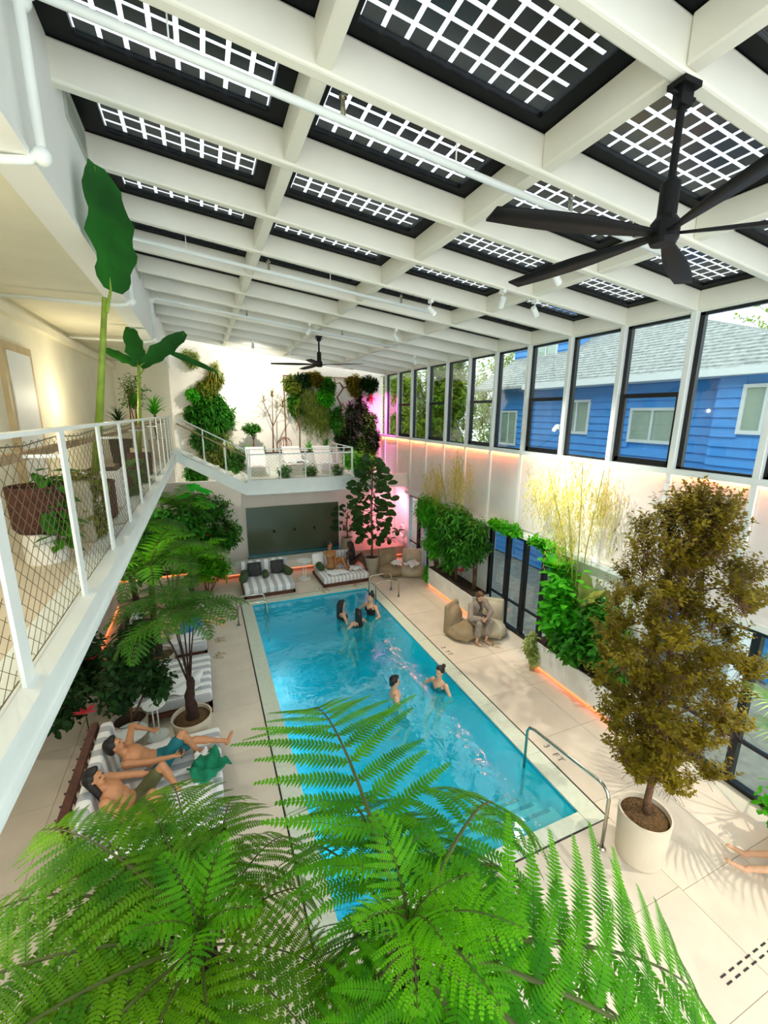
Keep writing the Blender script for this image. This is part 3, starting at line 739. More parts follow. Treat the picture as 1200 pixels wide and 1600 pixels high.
# ---- ceiling fans
def fan(loc, rot, label):
    t = thing('ceiling_fan', label, 'fan', (loc[0], loc[1], loc[2]-0.16)); h = loc[3]-loc[2]+0.16
    MB().lathe([(0.07, 0.0), (0.085, 0.03), (0.085, 0.12), (0.055, 0.16), (0.055, 0.34), (0.03, 0.37)], n=18).build('motor', 'fan_black', t)
    MB().cyl((0, 0), 0.022, 0.34, h-0.06, 12).build('downrod', 'fan_black', t)
    mb = MB(); mb.box(-0.075, 0.075, -0.055, 0.055, h-0.03, h).box(-0.05, 0.05, -0.03, 0.03, h-0.12, h-0.03); mb.tube([(-.1, 0, h-.06), (.1, 0, h-.06)], .012, 8); mb.build('mount', 'fan_black', t)
    bm = MB(); n = 10
    for i in range(n+1):
        u = i/n; r = 0.06+u*1.14; w = 0.035+0.075*min(1, u*2.2)*(1-0.35*max(0, u-0.75)*4); tw = 0.16-0.07*u
        for (s, z) in ((-1, -0.006), (1, -0.006), (1, 0.006), (-1, 0.006)): bm.v.append((r, s*w*0.75, z+0.06+s*w*tw-0.02*u))
        if i:
            for q in range(4): a = (i-1)*4; bm.f.append((a+q, a+(q+1) % 4, a+4+(q+1) % 4, a+4+q))
    bm.f += [(3, 2, 1, 0), (n*4, n*4+1, n*4+2, n*4+3)]
    me = bm.mesh('blade', True)
    for k in range(5): o = new_obj('blade', me, 'fan_black', t); o.rotation_euler = (0, 0, math.radians(rot+72*k))
    return t
fan((2.78, 2.10, 6.42, roofz(2.78)), 28, 'large near black five-blade ceiling fan hanging at the upper right')
fan((2.90, 11.22, 6.52, roofz(2.90)), 172, 'far black ceiling fan hanging above the lounge platform')
# ---- track spotlights
def spot(x, y, yaw, label):
    t = thing('ceiling_spotlight', label, 'spotlight', (x, y, roofz(x)-0.26)); h = 0.26
    MB().box(-0.025, 0.025, -0.05, 0.05, h-0.05, h).build('mount', 'white_steel', t)
    MB().cyl((0, 0), 0.008, 0.12, h-0.05, 8).build('stem', 'white_steel', t)
    c, s = math.cos(yaw), math.sin(yaw)
    MB().tube([(-0.05*c, -0.05*s, 0.14), (0.07*c, 0.07*s, 0.05)], [0.04, 0.045], 14).build('lamp_head', 'white_steel', t)
    MB().tube([(0.07*c, 0.07*s, 0.05), (0.075*c, 0.075*s, 0.046)], [0.036, 0.036], 14).build('lens', mat('lens', '#fff3d8', emit=3) if 'lens' not in M else M['lens'], t)
for i, (x, y, ya) in enumerate(((4.05, 4.38, 0.3), (4.75, 5.52, 0.4), (4.15, 5.52, 1.2), (4.0, 8.94, 0.6), (2.4, 10.08, 2.2), (5.6, 11.22, 0.5), (2.6, 13.5, 1.6))):
    spot(x, y, ya, ['white spotlight under the roof beam nearest the big fan', 'white spotlight clamped to a rafter above the blue house window, right one of two', 'white spotlight on the same rafter to the left of its twin', 'small white spotlight under the middle of the roof', 'white cylindrical spotlight hanging left of the roof centre', 'small white spotlight near the far windows', 'tiny far white spotlight near the back wall'][i])

for i, (x, y, z, dy, lb) in enumerate(((6.55, 6.75, 4.98, -1, 'small white wall spotlight above the near white planter'), (6.55, 0.90, 4.66, 1, 'small white wall spotlight beyond the right edge over the palm'))):
    t = thing('wall_spotlight', lb, 'spotlight', (x, y, z-0.1)); MB().box(0.07, 0.10, -0.03, 0.03, 0.05, 0.15).build('mount', 'white_steel', t)
    MB().tube([(0.06, 0, 0.12), (-0.045, dy*0.035, 0.04)], [0.035, 0.042], 14, cap=True).build('lamp_head', 'white_steel', t)
for x, y, ya, lb in ((3.6, 6.66, 0.0, 'white spotlight under the rafter facing the white right wall'), (1.55, 13.51, 1.5, 'tiny white spotlight facing the green wall column')): spot(x, y, ya, lb)
# ---- right wall
wr = MB()
wr.box(WR, WR+0.16, Y0, 0.2, 0, 2.5); wr.box(WR, WR+0.16, 4.25, 6.1, 0, 2.5); wr.box(WR, WR+0.16, 8.75, 12.0, 0, 2.5); wr.box(WR, WR+0.16, 13.6, YB+.1, 0, 2.5)
wr.box(WR+0.02, WR+0.16, Y0, YB+.1, 2.5, 4.36)
wr = wr.build('wall_right', 'white_paint', kind='structure')
wo = wr.location
def wpart(m, name, mt, **k):
    m.v = [tuple(Vector(v)-wo) for v in m.v]; return m.build(name, mt, wr, **k)
for j in range(len(RY)-1):
    a, b = RY[j]+0.05, RY[j+1]-0.05
    wpart(MB().box(WR-0.015, WR+0.02, a, b, 2.62, 4.34), 'perforated_panel', 'mesh_panel', bevel=0.004, seg=1)
for y in RY: wpart(MB().box(WR-0.055, WR+0.10, y-0.045, y+0.045, 2.5 if y < 12 else 0.0, 6.70), 'post', 'white_steel', bevel=0.006, seg=1)
wpart(MB().box(WR-0.16, WR+0.02, Y0, 13.6, 2.46, 2.50), 'ledge', 'white_steel'); wpart(MB().box(WR-0.16, WR-0.145, Y0, 13.6, 2.50, 2.56), 'ledge_lip', 'white_steel')
wpart(MB().box(WR-0.05, WR+0.14, Y0, YB, 4.36, 4.42), 'sill', 'white_steel')
wpart(MB().box(WR-0.049, WR-0.03, 1.0, 16.2, 4.350, 4.3595), 'led_strip', 'sill_glow')  # glowing strip added to wash the panels salmon from above
wpart(MB().box(WR-0.062, WR-0.05, Y0, YB, 4.33, 4.42), 'glow_shield', 'white_steel')  # lip added to keep the glow strip out of view
wpart(MB().box(WR-0.02, WR+0.1, Y0, YB, 6.66, 6.95), 'head_beam', 'white_steel')
# windows between posts
for j in range(len(RY)-1):
    a, b = RY[j]+0.045, RY[j+1]-0.045
    w = thing('window_%d' % (j+1), None, None, (WR+0.05, (a+b)/2, 4.42)); w['kind'] = 'structure'
    ha = (b-a)/2; t = 0.045; op = (j % 2 == 1)
    f = MB().box(-0.03, 0.04, -ha, -ha+0.025, 0, 2.24).box(-0.03, 0.04, ha-0.07, ha, 0, 2.24).box(-0.03, 0.04, -ha, ha, 0, 0.035).box(-0.03, 0.04, -ha, ha, 2.20, 2.24)
    f.build('frame', 'black_metal', w)
    MB().box(0.0, 0.008, -ha+0.02, ha-0.03, 0.03, 2.21).build('pane', 'window_glass', w)
    if op:
        s = MB().box(-0.05, 0.0, -ha+.02, ha-.02, 1.08, 1.15).box(-0.05, 0.0, -ha+.02, -ha+.06, 0.03, 1.08).box(-0.05, 0.0, ha-.12, ha-.05, 0.03, 1.08).box(-0.05, 0.0, -ha+.02, ha-.02, 0.03, 0.10)
        s.build('sash', 'black_metal', w)
        MB().box(-0.065, -0.05, -0.05, 0.05, 0.055, 0.075).build('latch', 'black_metal', w)
# glass doors
def glazed(idx, y0, y1, n, transom=True):
    d = thing('door_%d' % idx, None, None, (WR+0.02, (y0+y1)/2, 0)); d['kind'] = 'structure'; L = y1-y0
    f = MB().box(-0.05, 0.06, -L/2, L/2, 0, 0.07).box(-0.05, 0.06, -L/2, L/2, 2.36, 2.46).box(-0.05, 0.06, -L/2, -L/2+0.09, 0.07, 2.36).box(-0.05, 0.06, L/2-0.09, L/2, 0.07, 2.36)
    f.build('frame', 'black_metal', d)
    for k in range(n):
        a = -L/2+0.09+(L-0.18)*k/n; b = -L/2+0.09+(L-0.18)*(k+1)/n
        if k: MB().box(-0.05, 0.06, a-0.05, a+0.05, 0.07, 2.36).build('mullion', 'black_metal', d)
        MB().box(0.0, 0.008, a, b, 0.07, 2.36).build('pane', 'window_glass', d)
        MB().box(-0.02, 0.03, a+0.05, b-0.05, 0.70, 0.75).build('crossbar', 'black_metal', d)
glazed(2, 0.2, 4.25, 3); glazed(3, 6.1, 8.75, 4); glazed(4, 12.0, 13.6, 2)
# ---- back wall
wb = MB().box(-0.95, WR+0.1, YB, YB+0.15, 2.6, 8.3).build('wall_back', 'back_plaster', kind='structure')
MB().box(-3.3, 7.0, 15.0, 15.15, 0, 3.0).build('wall_back_lower', 'back_plaster', kind='structure')
MB().box(-3.3, -0.9, 15.2, YB+0.15, 2.6, 7.0).build('wall_back_left', 'back_plaster', kind='structure')
spa = thing('plunge_pool', 'green stone plunge pool wall with three dark spouts under the platform', 'plunge pool', (2.8, 14.6, 0))
MB().box(-1.62, 1.66, 0.34, 0.395, 0.30, 2.02).build('stone_wall', 'green_stone', spa)
MB().box(-1.62, 1.66, -0.2, 0.34, 0.24, 0.36).build('water', 'water', spa)
MB().box(-1.66, 1.70, -0.24, 0.36, 0.05, 0.24).build('tub', 'green_stone', spa)
for x in (-0.72, 0.0, 0.72): 
    MB().tube([(x, 0.34, 1.15), (x, 0.24, 1.15), (x, 0.21, 1.12)], 0.035, 10).build('spout', 'black_metal', spa)
led = thing('poolside_ledge', 'low white stone ledge with an orange light strip behind the far daybeds', 'ledge', (3.6, 13.95, 0))
MB().box(-4.0, 1.05, -0.25, 0.36, 0.14, 0.40).build('top_slab', 'white_stone', led, bevel=0.01, seg=1)
MB().box(1.05, 3.0, -0.25, 1.0, 0.14, 0.46).build('side_slab', 'ledge_brown', led, bevel=0.01, seg=1)
MB().box(-3.9, 2.9, -0.12, 0.32, 0.0, 0.14).build('plinth', 'ledge_brown', led)
MB().box(-3.9, 2.95, -0.20, -0.17, 0.10, 0.14).build('led_strip', 'led_orange', led)
# ---- stairs and platform
st = thing('staircase', 'white steel stair stepping down from the balcony to the lounge platform', 'staircase', (-0.79, 13.68, 3.06))
sx0, sx1 = 0.10, 1.95; 
def zz(x): return 0.99-(x-sx0)*(0.99/(sx1-sx0))   # walking line above platform level 3.06
for yy, nm in ((-0.03, 'stringer'), (1.0, 'stringer')):
    m = MB(); m.hexa([(sx0-0.1, yy, zz(sx0)-0.22), (sx1+0.02, yy, -0.38), (sx1+0.02, yy+0.03, -0.38), (sx0-0.1, yy+0.03, zz(sx0)-0.22), (sx0-0.1, yy, zz(sx0)+0.12), (sx1+0.02, yy, zz(sx1)+0.0), (sx1+0.02, yy+0.03, zz(sx1)+0.0), (sx0-0.1, yy+0.03, zz(sx0)+0.12)])
    m.build(nm, 'white_steel', st)
m = MB(); m.hexa([(sx0-0.1, -0.07, zz(sx0)+0.10), (sx1+0.02, -0.07, -0.02), (sx1+0.02, 0.03, -0.02), (sx0-0.1, 0.03, zz(sx0)+0.10), (sx0-0.1, -0.07, zz(sx0)+0.13), (sx1+0.02, -0.07, 0.01), (sx1+0.02, 0.03, 0.01), (sx0-0.1, 0.03, zz(sx0)+0.13)]); m.build('flange', 'white_steel', st)
for k in range(5):
    x = sx0+(sx1-sx0)*(k+0.5)/5; MB().box(x-0.19, x+0.19, 0.0, 1.0, zz(x)-0.03, zz(x)).build('tread', 'white_stone', st)
for x in (0.2, 0.80, 1.38): MB().box(x-0.02, x+0.02, -0.05, -0.03, zz(x), zz(x)+1.02).build('post', 'white_steel', st)
MB().bar((0.14, -0.04, zz(0.14)+1.04), (sx1, -0.04, zz(sx1)+1.04-0.0), 0.05, 0.03).build('top_rail', 'white_steel', st)
MB().bar((0.14, -0.10, zz(0.14)+0.86), (sx1, -0.10, zz(sx1)+0.86), 0.04, 0.04).build('wooden_handrail', 'rail_wood', st)
net(st, -0.04, 0.2, 1.9, 0.95, 1.95, s=0.14, r=0.002, along='x', slope=-0.535)
pf = thing('lounge_platform', 'raised white steel lounge platform at the end of the stair with wire railing', 'platform', (2.8, 13.68, 3.18))
MB().box(-1.65, 1.80, 0.0, 2.67, -0.10, 0.0).build('deck', 'white_stone', pf)
m = MB(); m.box(-1.62, 3.92, -0.05, 0.05, -0.05, -0.02).box(-1.62, 3.92, -0.01, 0.01, -0.45, -0.05).box(-1.62, 3.92, -0.05, 0.05, -0.48, -0.45); m.build('edge_beam', 'white_steel', pf)
MB().box(1.78, 1.80, 0.05, 2.6, -0.42, -0.1).build('side_beam', 'white_steel', pf)
for x in (-1.58, -1.52): MB().box(x-0.02, x+0.02, -0.03, 0.0, -0.02, 0.92).build('post', 'white_steel', pf)
for x in (-0.6, 0.2, 1.0, 1.78): MB().box(x-(0.03 if x > 1.5 else 0.012), x+(0.03 if x > 1.5 else 0.012), -0.03, 0.0, -0.02, 0.92).build('post', 'white_steel', pf)
MB().box(-1.6, 1.81, -0.045, 0.005, 0.92, 0.945).build('top_rail', 'white_steel', pf); MB().box(1.76, 1.81, 0.0, 2.6, 0.92, 0.945).build('top_rail', 'white_steel', pf)
MB().box(-1.6, 1.8, -0.09, -0.05, 0.76, 0.80).build('lower_rail', 'white_steel', pf)
for y in (0.9, 1.8, 2.6): MB().box(1.77, 1.80, y-0.015, y+0.015, 0, 0.92).build('post', 'white_steel', pf)
for k in range(2): net(pf, -0.015, -1.5+k*1.65, 0.15+k*1.62, 0.0, 0.9, s=0.14, r=0.0018, along='x')
for x in (1.3, 3.4): MB().cyl((x, 0), 0.008, -0.48, -3.1, 6).build('drop_rod', 'white_steel', pf)
pl = thing('long_planter', 'long white planter trough standing at the back of the lounge platform', 'planter', (2.75, 15.55, 3.18))
m = MB().box(-1.35, 1.75, 0, 0.5, 0, 0.62); m.build('trough', 'planter_white', pl, bevel=0.01, seg=1)
MB().box(-1.31, 1.71, 0.04, 0.46, 0.60, 0.64).build('soil', 'soil', pl)

# ---- outside
g = MB().box(WR+0.16, 34, -14, 40, -0.4, -0.05).build('ground', 'ground_out', kind='structure')
hs = thing('blue_house', 'blue house with lap siding, white windows and grey shingle roof outside the windows', 'house', (10.5, 7, 0))
def house_wall(x, y0, y1, z0, z1, xt, windows, core=True):
    MB().box(x-10.5+0.03, x-10.5+xt, y0-7, y1-7, z0, z1).build('wall', 'house_blue', hs)
    nb = int((z1-z0)/0.20)
    for k in range(nb):
        a = z0+k*0.20; spans = [(y0, y1)]
        for (wy0, wy1, wz0, wz1) in windows:
            if a+0.2 > wz0-0.05 and a < wz1+0.05:
                ns = []
                for (p, q) in spans:
                    if wy1 < p or wy0 > q: ns.append((p, q))
                    else:
                        if wy0-0.05 > p: ns.append((p, wy0-0.05))
                        if wy1+0.05 < q: ns.append((wy1+0.05, q))
                spans = ns
        for (p, q) in spans:
            X = x-10.5
            MB().hexa([(X-0.035, p-7, a), (X+0.03, p-7, a), (X+0.03, q-7, a), (X-0.035, q-7, a), (X+0.012, p-7, a+0.205), (X+0.03, p-7, a+0.205), (X+0.03, q-7, a+0.205), (X+0.012, q-7, a+0.205)]).build('siding_board', 'house_blue', hs)
    for (wy0, wy1, wz0, wz1) in windows:
        f = MB(); X = x-10.5; f.box(X-0.04, X+0.03, wy0-7-.07, wy1-7+.07, wz0-.08, wz0).box(X-0.04, X+0.03, wy0-7-.07, wy1-7+.07, wz1, wz1+.07).box(X-0.04, X+0.03, wy0-7-.07, wy0-7, wz0, wz1).box(X-0.04, X+0.03, wy1-7, wy1-7+.07, wz0, wz1)
        ym = (wy0+wy1)/2-7; f.box(X-0.03, X+0.02, ym-.03, ym+.03, wz0, wz1); fo = f.build('window_frame', 'outdoor_white', hs)
        MB().box(X-0.005, X+0.0, wy0-7, wy1-7, wz0, wz1).build('pane', 'window_glass', fo); MB().box(X+0.01, X+0.02, wy0-7, wy1-7, wz0, wz1).build('curtain', 'curtain', fo)
house_wall(10.5, 5.9, 14.2, 0, 6.15, 4.0, [(7.0, 8.1, 4.62, 5.35), (9.55, 10.4, 4.75, 5.6), (12.7, 13.5, 4.2, 5.3)])
house_wall(10.1, 4.0, 5.9, 0, 6.15, 4.0, [(4.65, 5.35, 4.95, 5.78)])
house_wall(11.6, 11.4, 14.4, 6.0, 8.9, 3.0, [(12.2, 13.2, 7.3, 8.3)])
def roof(cs, name='roof_slope'):  # four corners with 0.08 thickness, shingle courses stepping up
    a, b, c, d = [Vector(q)-Vector((10.5, 7, 0)) for q in cs]   # a,b eave; c,d ridge above b,a
    n = 26; m = MB()
    for k in range(n):
        u0, u1 = k/n, (k+1.12)/n
        p = a.lerp(d, u0); q = b.lerp(c, u0); r = b.lerp(c, min(1, u1)); s = a.lerp(d, min(1, u1)); e = Vector((0, 0, 0.045)); e2 = Vector((0, 0, 0.008))
        m.hexa([p-e, q-e, r-e, s-e, p+e, q+e, r+e2, s+e2])
    m.build(name, 'shingle', hs)
roof([(9.75, 3.4, 6.12), (9.75, 14.5, 6.12), (13.4, 14.2, 8.45), (13.4, 10.2, 8.45)])
roof([(9.75, 3.4, 6.12), (17.5, 3.4, 6.12), (13.5, 10.2, 8.45), (13.4, 10.2, 8.45)])
MB().box(-0.78, -0.68, -3.6, 4.6, 6.02, 6.16).build('gutter', 'outdoor_white', hs)
MB().box(-0.72, 0.0, -3.5, 4.5, 6.03, 6.06).build('soffit', 'outdoor_white', hs)
ob = thing('garden_box', 'white low storage box standing outside the window near the blue house', 'box', (9.2, 4.55, 3.3))
MB().box(-0.5, 0.5, -0.5, 0.5, -3.35, 0.28).build('body', 'outdoor_white', ob, bevel=.02); MB().box(-0.54, 0.54, -0.54, 0.54, 0.28, 0.34).build('lid', 'outdoor_white', ob)
def out_tree(x, y, h, r, seed, label, mt='leaf_tree_out', tw=330):
    t = thing('garden_tree', label, 'tree', (x, y, -0.05), group=None)
    MB().tube([(0, 0, 0), (0.1, 0.05, h*0.5), (0, 0, h*0.9)], [0.2, 0.13, 0.04], 8).build('trunk', 'bark', t)
    foliage(t, [(0, 0, h*0.62, r, r, h*0.36), (r*.4, r*.3, h*0.8, r*.6, r*.6, h*.2)], mt, leaf=0.20, twigs=tw, per=10, seed=seed, world=False, twig_len=0.7, stem_r=0.012)
for i, (x, y, h, r, lb) in enumerate(((9.4, 15.3, 8.4, 1.2, 'yellow green tree outside the windows just beyond the blue house'), (8.9, 16.3, 8.4, 1.3, 'yellow green tree outside the windows, second from the blue house'), (8.7, 18.4, 8.2, 1.3, 'yellow green tree outside the windows, third from the blue house'), (8.8, 20.5, 9, 1.5, 'yellow green tree outside the farthest windows, before the last'), (9.3, 24.0, 9.5, 2.0, 'yellow green tree outside the farthest window'), (13.2, 17.4, 9.0, 1.6, 'yellow green tree filling the gap behind the left end of the blue house'), (21, 9.0, 12.5, 3.0, 'tall pale green tree rising behind the blue house roof'), (21.5, 2.5, 11, 3.0, 'pale green tree at the upper right behind the blue house'))):
    out_tree(x, y, h, r, 40+i, lb, tw=420)
# ================================================================ FURNITURE
def daybed(loc, rz, label, w=1.6, d=1.5, seat=0.42, frame='dark_wood', group=None, back=0.95, low=False, slats=True, soft=False):
    """back at local +Y, open front at local -Y, stripes run front to back"""
    t = thing('daybed', label, 'daybed', loc, rz, group); hw, hd = w/2, d/2; st = 'stripe_soft' if soft else 'stripe_fabric'
    fz = seat-0.20
    m = MB().box(-hw, hw, -hd, -hd+0.06, fz-0.09, fz).box(-hw, hw, hd-0.06, hd, fz-0.09, fz).box(-hw, -hw+0.06, -hd, hd, fz-0.09, fz).box(hw-0.06, hw, -hd, hd, fz-0.09, fz)
    m.build('bed_frame', frame, t)
    if fz > 0.12:
        for sx in (-1, 1):
            for sy in (-1, 1): MB().box(sx*(hw-0.04)-0.035, sx*(hw-0.04)+0.035, sy*(hd-0.04)-0.035, sy*(hd-0.04)+0.035, 0, fz-0.09).build('leg', frame, t)
    else: MB().box(-hw+0.03, hw-0.03, -hd+0.03, hd-0.03, 0, fz-0.09 if fz > 0.1 else 0.02).build('base', frame, t)
    for k in range(6): x = -hw+0.14+k*(w-0.28)/5; MB().box(x-0.04, x+0.04, -hd+.06, hd-.06, fz-0.03, fz-0.005).build('slat', frame, t)
    MB().box(-hw+0.01, hw-0.01, -hd+0.0, hd-0.20, fz, seat).build('mattress', st, t, bevel=0.05, seg=3, smooth=True)
    bk = MB(); c = math.radians(14); y0 = hd-0.22; zt = back
    def P(y, z): return y+(z-seat)*math.tan(c)*0.6
    bk.hexa([(-hw+0.02, y0, seat-0.16), (hw-0.02, y0, seat-0.16), (hw-0.02, y0+0.18, seat-0.16), (-hw+0.02, y0+0.18, seat-0.16), (-hw+0.02, P(y0, zt), zt), (hw-0.02, P(y0, zt), zt), (hw-0.02, P(y0, zt)+0.15, zt), (-hw+0.02, P(y0, zt)+0.15, zt)])
    bk.build('back_cushion', st, t, bevel=0.045, seg=3, smooth=True)
    yb = hd-0.01
    if slats:
        for sx in (-1, 1): MB().bar((sx*(hw-0.02), yb, fz-0.09), (sx*(hw-0.02), P(yb, back), back-0.02), 0.05, 0.07, up=(1, 0, 0)).build('back_post', frame, t)
        MB().box(-hw, hw, P(yb, back)-0.03, P(yb, back)+0.06, back-0.06, back).build('back_rail', frame, t)
        for k in range(9): x = -hw+0.1+k*(w-0.2)/8; MB().bar((x, yb+.01, fz-0.05), (x, P(yb, back)+.01, back-0.05), 0.025, 0.05, up=(1, 0, 0)).build('back_slat', frame, t)
        for k in range(9): x = -hw+0.1+k*(w-0.2)/8; MB().tube([(x, P(yb, back)+0.05, back-0.03), (x, P(yb, back)+0.09, back-0.03)], 0.012, 6).build('peg', 'sign_dark', t)
    return t
daybed((-0.86, 5.50, 0), math.pi/2, 'striped daybed with dark wooden back nearest the camera, a man lying on it', w=1.65, d=1.52)
daybed((-0.92, 7.98, 0), math.pi/2, 'striped daybed with crumpled white towels behind the potted tree fern, nobody on it', w=1.45, d=1.45, seat=0.40)
daybed((-0.98, 9.66, 0), math.pi/2, 'striped daybed farther down the left side holding a person in blue trunks', w=1.15, d=1.45, seat=0.40)
daybed((1.48, 12.62, 0), 0.0, 'low striped daybed left of the white side table with two black cushions', w=1.45, d=1.35, seat=0.30, back=0.72, slats=False)
daybed((3.80, 12.62, 0), 0.02, 'low striped daybed right of the side table where two people sit', w=1.50, d=1.35, seat=0.30, back=0.72, slats=False, soft=True)
def side_table(x, y, h, r, label, rb=0.20):
    t = thing('side_table', label, 'table', (x, y, 0))
    MB().lathe([(r-0.02, h-0.03), (r, h-0.02), (r, h), (0.01, h)], n=28).build('table_top', 'white_steel', t)
    for s in (-1, 1): MB().cyl((s*0.035, 0), 0.011, 0.02, h-0.03, 10).build('leg', 'white_steel', t)
    MB().lathe([(rb, 0), (rb, 0.012), (rb*0.8, 0.02), (0.01, 0.02)], n=28).build('base', 'white_steel', t)
    return t
side_table(2.70, 12.95, 0.62, 0.24, 'round white side table between the two striped daybeds at the far end')
side_table(-1.06, 7.00, 0.60, 0.17, 'white side table with round base beside the big tree fern pot', rb=0.17)
side_table(-1.36, 6.62, 0.45, 0.24, 'low round white side table just behind the reclining man')
side_table(-0.25, 11.15, 0.45, 0.24, 'round white side table beyond the far left daybed')
def pillow(loc, rz, w, h, t_, material, label, tilt=1.15, group=None, name='cushion'):
    m = MB(); n = 8
    for s in (-1, 1):
        for i in range(n+1):
            for j in range(n+1):
                u = i/n*2-1; v = j/n*2-1; th = t_/2*(max(0, (1-u**4))*max(0, 1-v**4))**0.5
                m.v.append((u*w/2*(1-0.05*v*v), v*h/2*(1-0.05*u*u), s*th))
    N1 = (n+1)**2
    for i in range(n):
        for j in range(n):
            a = i*(n+1)+j; m.f.append((a, a+1, a+n+2, a+n+1)); a += N1; m.f.append((a, a+n+1, a+n+2, a+1))
    o = new_obj(name, m.mesh(name, True), material); o.location = loc; o.rotation_euler = (tilt, 0, rz); return tag(o, label, 'cushion', group)
def bolster(loc, rz, r, L, label):
    m = MB().tube([(-L/2, 0, 0), (-L/2+0.02, 0, 0), (L/2-0.02, 0, 0), (L/2, 0, 0)], [r*0.75, r, r, r*0.75], 18); o = new_obj('bolster', m.mesh('bolster', True), 'bolster_green'); o.location = loc; o.rotation_euler = (0, 0, rz); return tag(o, label, 'bolster')
pillow((1.17, 12.98, 0.52), 0, 0.42, 0.42, 0.13, 'pillow_black', 'square black patterned cushion on the left end of the far left daybed')
pillow((1.86, 12.98, 0.52), 0, 0.42, 0.42, 0.13, 'pillow_black', 'square black patterned cushion on the right half of the far left daybed')
bolster((1.47, 12.78, 0.40), math.pi/2, 0.09, 0.30, 'small round olive bolster in the middle of the far left daybed')
bolster((2.12, 12.85, 0.41), 1.9, 0.12, 0.42, 'olive bolster at the right end of the far left daybed')
bolster((0.83, 12.75, 0.41), 1.4, 0.12, 0.55, 'olive bolster half hidden by fern at the left end of the far left daybed')
bolster((3.18, 12.80, 0.41), 1.6, 0.11, 0.40, 'olive bolster at the left end of the daybed where two people sit')
bolster((-1.02, 7.62, 0.52), 0.3, 0.10, 0.38, 'dark olive bolster on the empty left daybed')
pillow((3.16, 13.02, 0.58), 0, 0.36, 0.36, 0.12, 'towel_white', 'white cushion at the left back of the daybed where two people sit')
cloth('towel', 'towel_white', (3.60, 12.25, 0.31), 0.62, 0.40, 0.1, 0.018, 3, label='white towel on the front left of the far daybed with two people')
cloth('towel', 'towel_white', (4.25, 12.38, 0.31), 0.40, 0.36, -0.2, 0.03, 4, label='white towel bundled at the right front of the far daybed')
cloth('towel', 'towel_white', (-0.72, 7.62, 0.41), 0.75, 0.55, 0.1, 0.03, 5, label='crumpled white towel lying across the empty left daybed')
cloth('towel', 'towel_white', (-1.02, 5.98, 0.43), 0.62, 0.40, 0.25, 0.02, 6, label='white towel beside the reclining man on the near daybed')
cloth('towel', 'towel_white', (-0.50, 4.98, 0.43), 0.55, 0.60, 0.1, 0.02, 7, label='white towel at the near foot of the closest daybed')
cloth('towel', 'towel_white', (-0.62, 9.50, 0.41), 0.75, 0.55, 0.0, 0.02, 8, label='white towel under the person in blue trunks')
cloth('towel', 'towel_green', (-0.28, 5.42, 0.44), 0.44, 0.42, 0.5, 0.05, 9, label='rumpled green towel at the foot end beside the reclining man')
cloth('towel', 'towel_white', (-0.36, 5.66, 0.45), 0.20, 0.18, 0.2, 0.03, 10, label='small white cloth between the reclining man and the green towel')
def beanbag(loc, rz, material, label, s=1.0):
    t = thing('bean_bag_chair', label, 'bean bag', loc, rz)
    m = MB(); m.ell((0, -0.08, 0.19), (0.47*s, 0, 0), (0, 0.44*s, 0), (0, 0, 0.20)).ell((0, 0.0, 0.12), (0.50*s, 0, 0), (0, 0.47*s, 0), (0, 0, 0.13)).box(-0.34*s, 0.34*s, -0.36*s, 0.34*s, 0.02, 0.30)
    m.build('seat', material, t, remesh=0.03, smoothit=7)
    m = MB(); w = 0.36*s; m.hexa([(-w, 0.16, 0.05), (w, 0.16, 0.05), (w, 0.46*s, 0.05), (-w, 0.46*s, 0.05), (-w*0.95, 0.34*s, 0.78), (w*0.95, 0.34*s, 0.78), (w*0.95, 0.46*s, 0.78), (-w*0.95, 0.46*s, 0.78)]); m.ell((0, 0.28*s, 0.42), (0.34*s, 0, 0), (0, 0.16, 0), (0, 0, 0.3))
    m.build('backrest', material, t, remesh=0.03, smoothit=9)
    MB().tube([(-0.36*s, 0.14, 0.30), (0, 0.05, 0.425), (0.36*s, 0.14, 0.30)], 0.007, 5).build('seam', 'bean_beige', t)
    return t
beanbag((5.42, 12.28, 0), -0.1, 'bean_taupe', 'dark taupe bean bag chair right of the fig tree pot, left of the pair', 0.9)
beanbag((6.10, 12.02, 0), -0.45, 'bean_beige', 'beige bean bag chair with white towel, right of the far pair', 0.95)
beanbag((5.42, 7.92, 0), 0.5, 'bean_taupe', 'taupe bean bag chair under the robed person, pool side', 0.82)
beanbag((6.12, 7.78, 0), -0.7, 'bean_beige', 'beige bean bag chair against the glass door beside the robed person', 0.85)
pillow((6.12, 12.20, 0.50), -0.3, 0.34, 0.34, 0.12, 'bean_beige', 'square pale cushion on the beige far bean bag', 1.2)
pillow((5.42, 12.42, 0.55), -0.1, 0.30, 0.32, 0.10, 'bean_taupe', 'small taupe cushion on the dark far bean bag', 1.2)
cloth('towel', 'towel_white', (6.0, 11.80, 0.40), 0.44, 0.40, 0.3, 0.04, 12, label='white towel heaped on the beige far bean bag')
cloth('towel', 'towel_white', (5.52, 12.02, 0.42), 0.34, 0.26, 0.6, 0.04, 13, label='white towel bundle between the two far bean bags')
